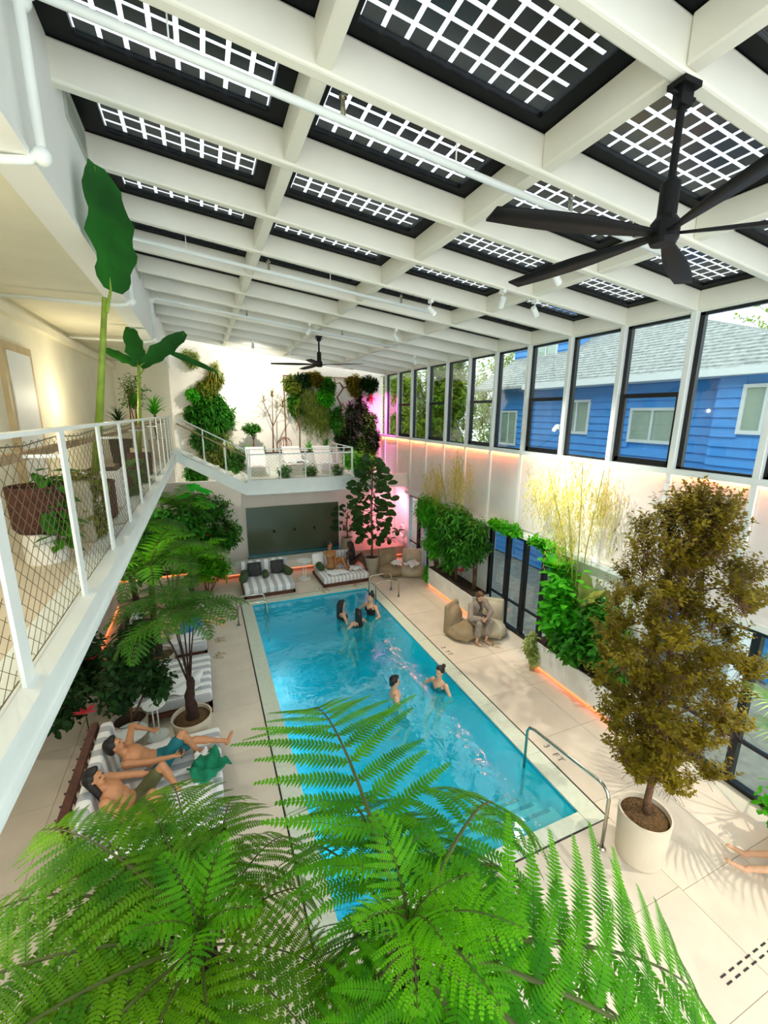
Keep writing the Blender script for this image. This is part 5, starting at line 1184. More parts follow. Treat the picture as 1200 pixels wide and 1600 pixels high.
shrub('low green plant at the foot of the glass wall, right edge', (6.15, 1.85, 0), [(6.0, 1.95, 0.75, 0.3, 0.3, 0.3), (6.2, 1.7, 0.9, 0.3, 0.3, 0.4)], 'leaf_bright', 0.13, 60, 8, 69, potted=(0.2, 0.4))
# ---- balcony plants
def banana(loc, h, lean, leaves, label, mt='leaf_banana', pr=0.2, ph=0.42):
    t = thing('banana_plant', label, 'potted plant', loc); MB().lathe([(pr*0.85, 0), (pr, 0.03), (pr*1.02, ph), (pr*0.94, ph), (pr*0.9, ph-0.06), (0.01, ph-0.05)], n=20).build('basket', 'basket', t)
    MB().tube([(0, 0, ph-0.08), (lean[0]*0.5, lean[1]*0.5, h*0.55), (lean[0], lean[1], h)], [0.045, 0.035, 0.022], 10).build('stem', 'stalk_green', t, smooth=True)
    for (d, L, w, off) in leaves:
        me = leaf_mesh('leaf', 'banana', L, w, 0.10); o = put_leaf(t, me, (lean[0]+off[0], lean[1]+off[1], h+off[2]), d, mt, up=(1.0, -0.75, 0.1) if len(leaves) == 1 else (0.2, -1, 0.15))
        MB().tube([(0, 0, 0), (L*0.98, 0, -0.095*L)], [0.012, 0.003], 5).build('midrib', 'stalk_green', o)
        MB().tube([(lean[0], lean[1], h-0.12), (lean[0]+off[0], lean[1]+off[1], h+off[2])], [0.016, 0.012], 6).build('leaf_stalk', 'stalk_green', t)
    return t
banana((-1.15, 5.55, 4.03), 2.14, (0.46, -0.86), [((0.06, 0.03, 1.0), 1.0, 0.50, (0.05, 0, 0.06))], 'tall banana plant with one huge upright leaf on the balcony')
banana((-1.12, 9.2, 4.03), 1.92, (0.19, -0.3), [((-0.12, 0.0, 1.0), 0.66, 0.30, (0, 0, 0.02)), ((0.80, -0.1, 0.62), 0.98, 0.28, (0.02, 0, 0.03)), ((-0.85, 0.05, 0.45), 0.55, 0.16, (-0.02, 0, 0.04)), ((1.0, 0.1, -0.35), 1.0, 0.11, (0.35, 0, 0.35))], 'shorter banana plant with four arching leaves farther along the balcony')
def vine(loc, w, h, label, mt, seed, leaf=0.09, tw=70, potd=(0.24, 0.30), potm='basket', box=None):
    t = thing('trailing_plant', label, 'potted plant', loc)
    if box: MB().box(-box[0]/2, box[0]/2, -box[1]/2, box[1]/2, 0, box[2]).build('pot', potm, t, bevel=0.01, seg=1); top = box[2]
    else:
        MB().lathe([(potd[0]*0.8, 0), (potd[0]*0.95, 0.04), (potd[0], potd[1]), (potd[0]-.02, potd[1]), (potd[0]-.04, potd[1]-.05), (0.01, potd[1]-.04)], n=18).build('pot', potm, t); top = potd[1]
    x, y, z = loc
    foliage(t, [(x+0.08, y, z+top, w, w, 0.14), (x+0.12, y-0.1, z+top*0.4, w*0.7, w*0.8, h)], mt, leaf=leaf, twigs=tw, per=8, seed=seed, droop=0.8, twig_len=0.2)
    return t
t = vine((-1.22, 4.05, 4.28), 0.14, 0.12, 'dark woven hanging basket with a broad-leaved orchid behind the balcony net', 'leaf_mid', 81, 0.16, 16, (0.19, 0.36))
MB().cyl((0, 0), 0.14, -0.25, 0.0, 14).build('stand', 'planter_white', t)
vine((-1.15, 4.75, 4.03), 0.22, 0.26, 'mossy green trailing plant in a planter behind the balcony net', 'leaf_moss', 82, 0.07, 150, box=(0.34, 0.5, 0.55), potm='pot_grey')
t = thing('pedestal_box', 'pale grey square pedestal planter on the balcony floor', 'planter', (-1.18, 6.30, 4.03)); MB().box(-0.2, 0.2, -0.22, 0.22, 0, 0.46).build('box', 'planter_white', t, bevel=0.01, seg=1); MB().box(-0.17, 0.17, -0.19, 0.19, 0.455, 0.47).build('soil', 'soil', t)
vine((-1.15, 7.1, 4.03), 0.2, 0.3, 'green trailing plant in a basket midway along the balcony', 'leaf_mid', 83, 0.09, 80)
vine((-1.15, 8.3, 4.03), 0.2, 0.3, 'bushy green plant in a basket before the second banana plant', 'leaf_mid', 84, 0.10, 90)
shrub('airy small-leaved bush near the end of the balcony', (-1.3, 10.8, 4.03), [(-1.3, 10.8, 5.6, 0.35, 0.4, 0.45)], 'leaf_mid', 0.07, 80, 7, 85, potted=(0.18, 0.4))
t = thing('agave', 'spiky green yucca at the far end of the balcony', 'potted plant', (-1.05, 12.2, 4.03)); pot(t, 0.17, 0.2, 0.5); trunk(t, 1.1, 0.03, 0.03, 'bark', z0=0.42); rosette(t, (0, 0, 1.1), 'leaf_bright', 42, 0.55, 0.05, 1, world=False)
t = thing('agave', 'dark spiky agave in a black pot at the end of the balcony', 'potted plant', (-1.75, 11.6, 4.03)); pot(t, 0.2, 0.24, 0.55, material='sign_dark'); trunk(t, 0.9, 0.03, 0.03, 'bark', z0=0.48); rosette(t, (0, 0, 0.9), 'leaf_dark', 46, 0.42, 0.03, 2, world=False)
# ---- platform trees in the trough
def lolli(x, h, r, label, kind, seed, mt='leaf_mid', branches=None, leaf=0.12):
    t = thing('trough_tree', label, 'tree', (x, 15.70, 3.80)); br = branches or [(0, 0, h)]
    MB().tube([(0, 0, 0), (0.02, 0, h*0.3), (0.03, 0, h*0.5)], [0.03, 0.025, 0.022], 7).build('trunk', 'bark', t)
    for k, b in enumerate(br):
        MB().tube([(0.03, 0, h*0.45), (b[0]*0.5+0.02, b[1]*0.5, (h*0.5+b[2])/2), b], [0.02, 0.015, 0.01], 6).build('branch', 'bark', t)
        if kind == 'spiky': rosette(t, b, mt, 34, r, 0.018, seed+k, world=False, el=(-25, 80), droop=0.8)
    if kind != 'spiky': foliage(t, [(0, 0, h*0.85, r, r*0.7, r*0.55)], mt, leaf=leaf, twigs=70, per=8, seed=seed, world=False, twig_len=0.15, width=0.4)
    return t
lolli(1.62, 1.05, 0.34, 'small round-headed tree in the platform trough nearest the stair', 'round', 91, branches=[(-0.15, 0, 0.85), (0.15, 0, 0.85), (0, 0, 0.9)])
lolli(2.30, 2.1, 0.48, 'forked dragon tree with thin drooping leaves in the platform trough', 'spiky', 92, 'leaf_olive', [(-0.25, 0, 1.75), (0.05, 0, 1.95), (0.4, 0, 1.6)])
lolli(3.25, 1.7, 0.5, 'ponytail tree with hanging leaves in the platform trough', 'spiky', 93, 'leaf_moss', [(0, 0, 1.6), (-0.1, 0, 1.35)])
for i, (x, L, mt, lb) in enumerate(((1.45, 0.30, 'leaf_bright', 'small spiky plant at the stair end of the platform trough'), (1.98, 0.26, 'leaf_mid', 'low dark tuft in the platform trough before the dragon tree'), (3.62, 0.45, 'leaf_bright', 'bushy green tuft in the middle right of the platform trough'), (4.25, 0.55, 'leaf_mid', 'upright green tuft at the right end of the platform trough'))):
    t = thing('tufted_plant', lb, 'plant', (x, 15.72, 3.82)); rosette(t, (0, 0, 0), mt, 60, L, 0.03, 94+i, world=False, el=(15, 85)); MB().cyl((0, 0), 0.05, -0.01, 0.04, 8).build('crown', 'bark', t)
t = thing('driftwood', 'tangled brown branch ball standing in the platform trough', 'driftwood', (2.72, 15.75, 3.84)); rr = random.Random(4)
for k in range(9):
    p = []
    for q in range(13): a = q/12*5.6+k; R_ = 0.26+0.03*math.sin(q+k); p.append((R_*math.cos(a)*math.cos(k*.7), 0.10*math.sin(k+q), 0.26+R_*math.sin(a)*0.95))
    MB().tube(p, 0.008, 5).build('branch', 'driftwood', t)
for i, x in enumerate((2.35, 3.22, 4.15)):
    t = thing('potted_fern', ('small fern hanging over the platform edge, left of three', 'small fern hanging over the platform edge, middle of three', 'small fern hanging over the platform edge, right of three')[i], 'potted plant', (x, 13.95, 3.18)); pot(t, 0.10, 0.13, 0.22, material='white_stone'); foliage(t, [(x, 13.92, 3.42, 0.26, 0.22, 0.20), (x, 13.80, 3.25, 0.18, 0.1, 0.25)], 'leaf_mid', leaf=0.10, twigs=60, per=8, seed=100+i, width=0.3, droop=0.7, twig_len=0.15)
# ---- green wall column behind the stair
gw = [((-0.2, 7.05), 0.28, 'leaf_pale', 0.16, 'pale fern tuft at the very top of the green wall column'), ((0.45, 6.35), 0.42, 'leaf_olive', 0.30, 'yellowish spiky bromeliad on the upper green wall column'), ((0.62, 6.55), 0.35, 'leaf_pale', 0.30, 'upright spiky grass tuft on the green wall column'),
      ((-0.15, 5.85), 0.30, 'leaf_bright', 0.14, 'small bright green plant at the left of the green wall column'), ((0.35, 5.55), 0.50, 'leaf_mid', 0.20, 'dense leafy plant in the middle of the green wall column'), ((0.0, 5.2), 0.45, 'leaf_mid', 0.24, 'fern with hanging leaves on the green wall column'),
      ((0.5, 4.8), 0.50, 'leaf_mid', 0.24, 'strap-leaved plant low on the green wall column'), ((0.75, 4.2), 0.45, 'leaf_pale', 0.24, 'pale strap-leaved plant at the right foot of the green wall column'), ((0.05, 4.35), 0.5, 'leaf_mid', 0.18, 'dark leafy plant at the foot of the green wall column'), ((0.7, 5.2), 0.4, 'leaf_mid', 0.2, 'leafy green plant at the right of the green wall column'), ((0.2, 6.0), 0.35, 'leaf_moss', 0.16, 'mossy plant high on the green wall column'), ((0.9, 3.7), 0.4, 'leaf_mid', 0.2, 'leafy plant at the wall just above the lower stair'), ((0.3, 3.7), 0.5, 'leaf_moss', 0.18, 'mossy plant behind the stair rail'), ((-0.3, 3.2), 0.4, 'leaf_mid', 0.18, 'leafy plant below the stair landing on the wall')]
for i, ((x, z), r, mt, lf, lb) in enumerate(gw):
    spiky = 'spiky' in lb or 'strap' in lb
    t = thing('wall_plant', lb, 'wall plant', (x, 16.22, z)); MB().box(-0.12, 0.12, 0.0, 0.12, -0.12, 0.02).build('wall_pot', 'basket', t)
    if spiky: foliage(t, [(x, 16.1, z-0.2, r*0.8, 0.15, r*0.7)], 'leaf_moss', leaf=0.14, twigs=60, per=7, seed=210+i, width=0.3, droop=0.8, twig_len=0.15)
    if spiky: rosette(t, (0, -0.12, 0), mt, 90, r*1.25, 0.04, 110+i, world=False, el=(-60, 85), droop=1.0)
    else: foliage(t, [(x, 16.05, z, r*1.05, 0.25, r*0.8), (x+0.1, 16.05, z-r*0.6, r*0.7, 0.2, r*0.6)], mt, leaf=lf, twigs=int(190*r/0.45), per=8, seed=110+i, width=0.28, droop=0.9, twig_len=0.2)
# ---- living wall on the back wall
lw = thing('living_wall_frame', 'pale wire frame fixed to the back wall behind the hanging plants', 'frame', (4.6, 16.30, 3.9))
MB().box(-1.72, 1.9, 0.0, 0.03, 2.62, 2.65).build('rail', 'driftwood', lw); MB().box(-1.74, -1.71, 0, 0.03, 0, 2.65).build('rail', 'driftwood', lw)
lwp = [((3.15, 6.25), 0.34, 0.30, 'leaf_moss', 'rounded mossy fern at the upper left of the living wall'), ((3.55, 6.45), 0.30, 0.18, 'leaf_dark', 'dark tuft at the top of the living wall, left'), ((3.95, 6.5), 0.30, 0.2, 'leaf_olive', 'brownish staghorn fern at the top of the living wall'),
       ((3.75, 5.4), 0.42, 0.85, 'leaf_moss', 'long hanging olive moss curtain on the left of the living wall'), ((4.25, 5.05), 0.40, 0.80, 'leaf_moss', 'hanging yellow green moss curtain in the middle of the living wall'), ((4.45, 6.2), 0.25, 0.35, 'leaf_mid', 'green fern near the top middle of the living wall'),
       ((4.35, 5.85), 0.30, 0.25, 'leaf_bright', 'bright star-leaved plant in the middle of the living wall'), ((3.2, 5.6), 0.25, 0.4, 'leaf_mid', 'green tuft at the left edge of the living wall'),
       ((5.45, 6.35), 0.30, 0.35, 'leaf_olive', 'rusty fern at the upper right of the living wall'), ((6.05, 6.4), 0.40, 0.25, 'leaf_dark', 'dark green fern at the top right corner of the living wall'), ((5.75, 5.75), 0.42, 0.40, 'leaf_dark', 'dark strap-leaved plant on the right of the living wall'),
       ((5.35, 5.35), 0.35, 0.40, 'leaf_dark', 'dark spiky plant right of the driftwood'), ((5.35, 4.6), 0.30, 0.5, 'leaf_dark', 'dark hanging fern low on the living wall'), ((6.0, 5.0), 0.42, 0.45, 'leaf_mid', 'leafy plant at the right edge of the living wall'),
       ((6.2, 4.3), 0.35, 0.45, 'leaf_dark', 'dark shrub low at the right corner of the living wall'), ((5.7, 4.0), 0.4, 0.4, 'leaf_mid', 'green fern at the bottom right of the living wall'), ((5.7, 5.2), 0.4, 0.5, 'leaf_dark', 'dark leafy plant filling the right middle of the living wall'), ((4.8, 5.0), 0.3, 0.5, 'leaf_mid', 'green fern under the driftwood of the living wall'), ((6.0, 3.6), 0.4, 0.4, 'leaf_mid', 'leafy green plant at the corner foot of the living wall'), ((5.0, 4.3), 0.3, 0.4, 'leaf_dark', 'small dark fern low in the middle of the living wall'), ((6.2, 5.8), 0.28, 0.28, 'leaf_red_and_lit', 'red pink leaved plant at the right edge of the living wall')]
for i, ((x, z), r, rz_, mt, lb) in enumerate(lwp):
    t = thing('wall_plant', lb, 'wall plant', (x, 16.22, z)); MB().box(-0.10, 0.10, 0.0, 0.12, -0.1, 0.02).build('wall_pot', 'basket', t)
    if 'moss curtain' in lb:
        r_ = np.random.default_rng(130+i); P = []; D_ = []; U = []
        for q in range(90):
            sx, sy, s0, le = r_.normal(0, r*0.5), -0.05-0.15*r_.random(), rz_*(0.6+0.4*r_.random()), rz_*(1.2+0.8*r_.random())
            for w in range(int(le/0.05)): P.append((sx+0.02*math.sin(w), sy, s0-0.05*w)); D_.append((r_.normal(0, .6), r_.normal(0, .3), -1)); U.append(r_.normal(0, 1, 3))
        new_obj('foliage', mesh_np('foliage', [leaves_np(P, D_, U, 0.10, 0.022, T_SIMPLE)]), mt, t, kind='stuff')
    elif 'red pink' in lb: rosette(t, (0, -0.08, 0), mt, 34, 0.26, 0.05, 130+i, world=False, el=(-70, 80), droop=0.8)
    elif 'spiky' in lb or 'strap' in lb: rosette(t, (0, -0.05, 0), mt, 90, r*1.3, 0.04, 130+i, world=False, el=(-60, 85), droop=1.0)
    else: foliage(t, [(x, 16.05, z, r*1.15, 0.2, rz_*1.1), (x+r*.3, 16.05, z-rz_*.7, r*.7, 0.15, rz_*.6)], mt, leaf=0.15, twigs=150, per=8, seed=130+i, width=0.4, droop=0.6, twig_len=0.18)
t = thing('driftwood', 'curling brown driftwood branch mounted on the living wall', 'driftwood', (4.95, 16.2, 5.0))
for p in ([(0, 0, 0), (0.05, -.05, 0.5), (-0.1, 0, 0.8), (0.15, 0, 1.15), (0.35, -.05, 1.25), (0.45, 0, 1.5)], [(0.15, 0, 1.15), (0.0, -.05, 1.35), (-0.15, 0, 1.3), (-0.2, 0, 1.5)], [(0.25, 0, 1.2), (0.5, -.05, 1.1), (0.75, 0, 1.35)], [(0.0, 0, 0.05), (-0.3, 0, 0.15), (-0.45, -.05, 0.45)], [(0.03, -.02, 0.3), (0.2, -.05, 0.4), (0.1, 0, 0.6)]):
    MB().tube(p, [0.035-0.02*i/len(p) for i in range(len(p))], 7).build('branch', 'driftwood', t, smooth=True)
shrub('bright green bush at the right end of the lounge platform', (5.3, 15.6, 2.6), [(5.2, 15.5, 3.5, 0.4, 0.4, 0.4), (5.7, 15.4, 3.4, 0.4, 0.4, 0.35)], 'leaf_bright', 0.2, 110, 8, 151, width=0.5)
t = thing('planter_stand', 'tall white planter column behind the far fig tree', 'planter', (5.45, 15.55, 0.0)); MB().box(-0.55, 0.55, -0.3, 0.3, 0.0, 2.75).box(-0.6, 0.6, -0.35, 0.35, 2.75, 2.8).build('column', 'planter_white', t)
for i, (x, y, z) in enumerate(((6.45, 13.3, 0.75),)):
    t = thing('life_ring', 'white life ring hanging on the wall behind the far bean bags', 'life ring', (6.55, 13.75, 1.0)); m = MB(); n = 20
    p = [(0, 0.22*math.cos(a/n*6.2832), 0.22*math.sin(a/n*6.2832)) for a in range(n+1)]; m.tube(p, 0.05, 8, cap=False).build('ring', 'towel_white', t, smooth=True)
    MB().tube([(0, 0.0, 0.22), (0.02, 0, 0.34)], 0.008, 5).build('strap', 'led_orange' if False else 'driftwood', t)
# ================================================================ PEOPLE
def nv(v): return Vector(v).normalized()
def ik(a, b, l1, l2, hint):
    a = Vector(a); b = Vector(b); d = b-a; L = d.length
    if L > (l1+l2)*0.995: b = a+d*((l1+l2)*0.995/L); d = b-a; L = d.length
    if L < abs(l1-l2)+0.02: L = abs(l1-l2)+0.02
    dn = d.normalized(); x = (l1*l1-l2*l2+L*L)/(2*L); h = math.sqrt(max(0, l1*l1-x*x)); hv = Vector(hint)-dn*Vector(hint).dot(dn)
    hv = hv.normalized() if hv.length > 1e-4 else dn.orthogonal().normalized()
    return a+dn*x+hv*h, b
def person(label, pelvis, up, right, look, hands, feet, ehint, khint, skin='skin_tan', hair='hair_black', outfit=(), female=False, s=1.0, hairstyle='short', vox=0.0125, headtilt=None, holding=None, footdir=None, outmat=None):
    pelvis = Vector(pelvis); up = nv(up); right = Vector(right); right = (right-up*right.dot(up)).normalized(); fwd = up.cross(right)*-1; fwd = right.cross(up)*-1 if False else up.cross(right)
    # forward so that (right, fwd, up) is right-handed
    t = thing('person', label, 'person', (pelvis.x, pelvis.y, min(pelvis.z-0.1, min(f[2] for f in feet)) )); O = Vector(t.location)
    def L(v): return Vector(v)-O
    sw = (0.165 if female else 0.19)*s; hw = 0.095*s
    neck = pelvis+up*0.50*s; P = {}
    sh = [neck-up*0.055*s-right*sw, neck-up*0.055*s+right*sw]; hp = [pelvis-right*hw-up*0.02*s, pelvis+right*hw-up*0.02*s]
    hd = nv(headtilt) if headtilt is not None else up
    head = neck+hd*0.175*s; look = Vector(look); look = (look-hd*look.dot(hd)).normalized(); hr = look.cross(hd).normalized()
    b = MB(); wm = 0.88 if female else 1.0
    def ring(c, rx, ry, rz): b.ell(L(c), right*rx*s*wm, fwd*ry*s, up*rz*s)
    ring(pelvis, 0.165 if female else 0.155, 0.115, 0.12); ring(pelvis+up*0.13*s, 0.135, 0.095, 0.13); ring(pelvis+up*0.25*s, 0.145, 0.10, 0.14); ring(pelvis+up*0.37*s+fwd*0.01*s, 0.165, 0.115, 0.13); ring(pelvis+up*0.44*s, 0.16, 0.085, 0.07)
    if female:
        for q in (-1, 1): b.ell(L(pelvis+up*0.35*s+right*q*0.07*s+fwd*0.085*s), right*0.06*s, fwd*0.055*s, up*0.06*s)
    b.cap_(L(neck-up*0.05*s), L(neck+hd*0.09*s), 0.058*s, 0.052*s)
    # head: skull, jaw, nose, ears, brow
    b.ell(L(head+hd*0.02*s-look*0.012*s), hr*0.076*s, look*0.094*s, hd*0.105*s); b.ell(L(head-hd*0.055*s+look*0.03*s), hr*0.055*s, look*0.058*s, hd*0.06*s)
    b.ell(L(head-hd*0.012*s+look*0.092*s), hr*0.014*s, look*0.022*s, hd*0.026*s, 8, 6); b.ell(L(head+hd*0.03*s+look*0.072*s), hr*0.05*s, look*0.018*s, hd*0.014*s, 8, 6)
    for q in (-1, 1): b.ell(L(head+hr*q*0.078*s-hd*0.005*s), hr*0.012*s, look*0.02*s, hd*0.03*s, 8, 6)
    arms = []; legs = []
    for k, q in enumerate((-1, 1)):
        el, ha = ik(sh[k], hands[k], 0.29*s, 0.25*s, ehint[k]); arms.append((sh[k], el, ha)); rr = 0.9 if female else 1.05
        b.cap_(L(sh[k]), L(sh[k]+(el-sh[k])*0.15), 0.058*s*rr, 0.055*s*rr); b.cap_(L(sh[k]), L(el), 0.050*s*rr, 0.038*s*rr); b.cap_(L(el), L(el+(ha-el)*0.4), 0.041*s*rr, 0.038*s*rr); b.cap_(L(el), L(ha), 0.037*s*rr, 0.026*s*rr)
        f = (ha-el).normalized(); sd = f.cross(fwd); sd = sd.normalized() if sd.length > 0.1 else f.orthogonal().normalized(); pn = sd.cross(f).normalized()
        pal = ha+f*0.05*s; b.ell(L(pal), sd*0.040*s, f*0.052*s, pn*0.018*s)
        for j, (o, ln) in enumerate(((-0.033, 0.062), (-0.011, 0.075), (0.011, 0.072), (0.033, 0.056))):
            a0 = ha+f*0.088*s+sd*o*s; a1 = a0+(f*0.75+pn*0.35+sd*o*1.5)*ln*0.55*s; a2 = a1+(f*0.45+pn*0.8)*ln*0.5*s
            b.cap_(L(a0), L(a1), 0.0105*s, 0.0095*s, 8); b.cap_(L(a1), L(a2), 0.0095*s, 0.0085*s, 8)
        th = -1 if q == 1 else 1; a0 = ha+f*0.03*s+sd*th*0.035*s; b.cap_(L(a0), L(a0+(f*0.6+sd*th*0.7+pn*0.2)*0.055*s), 0.0125*s, 0.010*s, 8)
        kn, an = ik(hp[k], feet[k], 0.43*s, 0.41*s, khint[k]); legs.append((hp[k], kn, an))
        b.cap_(L(hp[k]), L(kn), 0.085*s, 0.052*s); b.cap_(L(kn), L(kn+(an-kn)*0.35), 0.054*s, 0.056*s); b.cap_(L(kn), L(an), 0.048*s, 0.032*s)
        fd = nv(footdir[k]) if footdir else nv((an-kn).cross(right).cross(an-kn)+fwd*0.2) 
        shn = (an-kn).normalized(); fd = (fd-shn*0.0).normalized(); he = an+shn*0.045*s
        b.cap_(L(he-fd*0.035*s), L(he+fd*0.13*s), 0.032*s, 0.024*s)
        for j in range(5): tp = he+fd*(0.14-0.008*j)*s+right*(-q)*(0.022-0.011*j)*s; b.cap_(L(tp), L(tp+fd*0.03*s), 0.0125*s-0.001*j, 0.009*s, 7)
    body = b.build('body', skin, t, remesh=vox, smoothit=2)
    # face features
    for q in (-1, 1): MB().ell(L(head+look*0.083*s+hr*q*0.030*s+hd*0.008*s), hr*0.013*s, look*0.006*s, hd*0.007*s, 8, 6).build('eye', 'eye_dark', t)
    MB().ell(L(head-hd*0.052*s+look*0.086*s), hr*0.024*s, look*0.007*s, hd*0.008*s, 8, 6).build('mouth', 'lip', t)
    h = MB(); h.ell(L(head+hd*0.035*s-look*0.026*s), hr*0.090*s, look*0.092*s, hd*0.105*s)
    h.ell(L(head+hd*0.105*s+look*0.02*s), hr*0.066*s, look*0.065*s, hd*0.035*s); h.ell(L(head-look*0.07*s-hd*0.02*s), hr*0.068*s, look*0.045*s, hd*0.08*s)
    if hairstyle == 'bun': h.ell(L(head+hd*0.155*s-look*0.05*s), hr*0.045*s, look*0.045*s, hd*0.042*s)
    if hairstyle == 'backbun': h.ell(L(head+hd*0.09*s-look*0.125*s), hr*0.045*s, look*0.045*s, hd*0.042*s)
    if hairstyle == 'long':
        h.cap_(L(head-look*0.07*s), L(neck-up*0.16*s-fwd*0.10*s), 0.075*s, 0.05*s)
        for q in (-1, 1): h.cap_(L(head-look*0.02*s+hr*q*0.07*s), L(neck-up*0.03*s+right*q*0.07*s-fwd*0.03*s), 0.035*s, 0.03*s)
    if hairstyle == 'curly':
        for k in range(14): a = k*2.4; h.ell(L(head+hd*(0.06+0.05*math.sin(k))*s-look*0.03*s+(hr*math.cos(a)+look*math.sin(a))*0.07*s), hr*0.04*s, look*0.04*s, hd*0.04*s, 8, 6)
    h.build('hair', hair, t, remesh=0.012, smoothit=1)
    om = outmat or {}
    for o in outfit:
        c = MB(); g = 0.013
        def cr(cc, rx, ry, rz): c.ell(L(cc), right*(rx+g)*s*wm, fwd*(ry+g)*s, up*(rz)*s)
        if o in ('shorts', 'trunks'):
            cr(pelvis+up*0.02*s, 0.165, 0.12, 0.125)
            for (a, kn, an) in legs: e = a+(kn-a)*0.72; c.cap_(L(a), L(e), 0.102*s, 0.088*s)
        if o in ('bottoms', 'suit'):
            cr(pelvis-up*0.01*s, 0.165, 0.118, 0.11)
        if o == 'suit': cr(pelvis+up*0.13*s, 0.137, 0.098, 0.14); cr(pelvis+up*0.25*s, 0.148, 0.104, 0.13)
        if o in ('top', 'suit'):
            c.ell(L(pelvis+up*0.335*s), right*(0.165+g)*s*wm, fwd*(0.112+g)*s, up*0.075*s)
            for q in (-1, 1):
                c.ell(L(pelvis+up*0.35*s+right*q*0.07*s+fwd*0.088*s), right*0.066*s, fwd*0.06*s, up*0.064*s)
                c.cap_(L(pelvis+up*0.38*s+right*q*0.09*s+fwd*0.11*s), L(neck-up*0.01*s+right*q*0.09*s), 0.014*s, 0.014*s); c.cap_(L(neck-up*0.01*s+right*q*0.09*s), L(pelvis+up*0.36*s+right*q*0.09*s-fwd*0.10*s), 0.014*s, 0.014*s)
        if o == 'robe':
            g2 = 0.03
            for (cc, rx, ry, rz) in ((pelvis, .19, .16, .16), (pelvis+up*.14*s, .17, .13, .16), (pelvis+up*.27*s, .17, .13, .16), (pelvis+up*.38*s, .185, .13, .13), (pelvis+up*.45*s, .18, .10, .07)): c.ell(L(cc), right*rx*s, fwd*ry*s, up*rz*s)
            for (a, e, hh) in arms: c.cap_(L(a), L(e), 0.078*s, 0.068*s); c.cap_(L(e), L(e+(hh-e)*0.86), 0.066*s, 0.060*s)
            for (a, kn, an) in legs: c.cap_(L(a), L(kn), 0.115*s, 0.085*s); c.cap_(L(kn), L(kn+(an-kn)*0.62), 0.08*s, 0.085*s)
            c.cap_(L(neck-up*0.02*s+right*0.04*s), L(neck-up*0.02*s-right*0.04*s), 0.075*s, 0.075*s)
        c.build({'shorts': 'shorts', 'trunks': 'swim_trunks', 'bottoms': 'swim_bottoms', 'suit': 'swimsuit', 'top': 'bikini_top', 'robe': 'robe'}[o], om.get(o, 'suit_black'), t, remesh=vox, smoothit=2)
    if holding:
        hk = arms[holding[0]][2]; el = arms[holding[0]][1]; f = (hk-el).normalized(); c = hk+f*0.10*s
        ph = thing('phone', holding[1], 'phone', c, holding[2] if len(holding) > 2 else 0); MB().box(-0.036, 0.036, -0.005, 0.005, -0.05, 0.10).build('case', 'phone', ph, bevel=0.004, seg=1)
    return t
# reclining man in teal shorts on the near daybed (head towards the wooden back)
person('shirtless dark-haired man in teal shorts reclining on the near daybed, holding a phone', (-0.86, 5.72, 0.56), (-0.80, -0.06, 0.52), (0.05, -1.0, 0.0), (1, 0.15, 0.1),
       [(-1.05, 6.22, 0.72), (-0.62, 5.50, 0.74)], [(-0.04, 5.84, 0.50), (-0.42, 5.80, 0.50)], [(0.2, 1, 0.1), (-0.2, -1, -0.1)], [(0, 0.3, 1), (0, 0, 1)], skin='skin_tan', outfit=('shorts',), outmat={'shorts': 'suit_teal'}, vox=0.009, headtilt=(-0.45, -0.05, 0.85),
       holding=(1, 'small phone in the hand of the reclining man', 1.5), footdir=[(0.45, 0.1, 0.9), (1, 0.1, -0.1)])
person('person with black hair in olive shorts sitting beside the reclining man, half hidden by fern', (-1.08, 5.10, 0.54), (-0.62, -0.10, 0.78), (0.05, -1.0, 0.0), (1, -0.3, 0.0),
       [(-0.86, 5.30, 0.72), (-0.95, 4.85, 0.62)], [(-0.62, 5.18, 0.48), (-0.72, 4.90, 0.48)], [(0.2, 1, -.3), (-0.2, -1, -0.1)], [(0, 0.2, 1), (0, -0.3, 1)], skin='skin_tan', outfit=('shorts',), outmat={'shorts': 'suit_olive'}, vox=0.009, hairstyle='long', headtilt=(-0.3, 0, 0.95), footdir=[(1, 0, -0.1), (1, 0, -0.1)])
person('person in blue patterned trunks lying on the farther left daybed', (-0.70, 9.72, 0.52), (-0.95, 0.0, 0.30), (0.0, -1.0, 0.0), (0.3, 0, 1),
       [(-1.0, 9.98, 0.50), (-1.0, 9.42, 0.50)], [(0.10, 9.90, 0.50), (0.08, 9.62, 0.50)], [(0, 1, 0), (0, -1, 0)], [(0, 0.1, 1), (0, 0, 1)], skin='skin_light', hair='hair_brown', outfit=('trunks',), outmat={'trunks': 'trunks_blue'}, footdir=[(0.3, 0.2, 0.9), (0.3, -0.2, 0.9)])
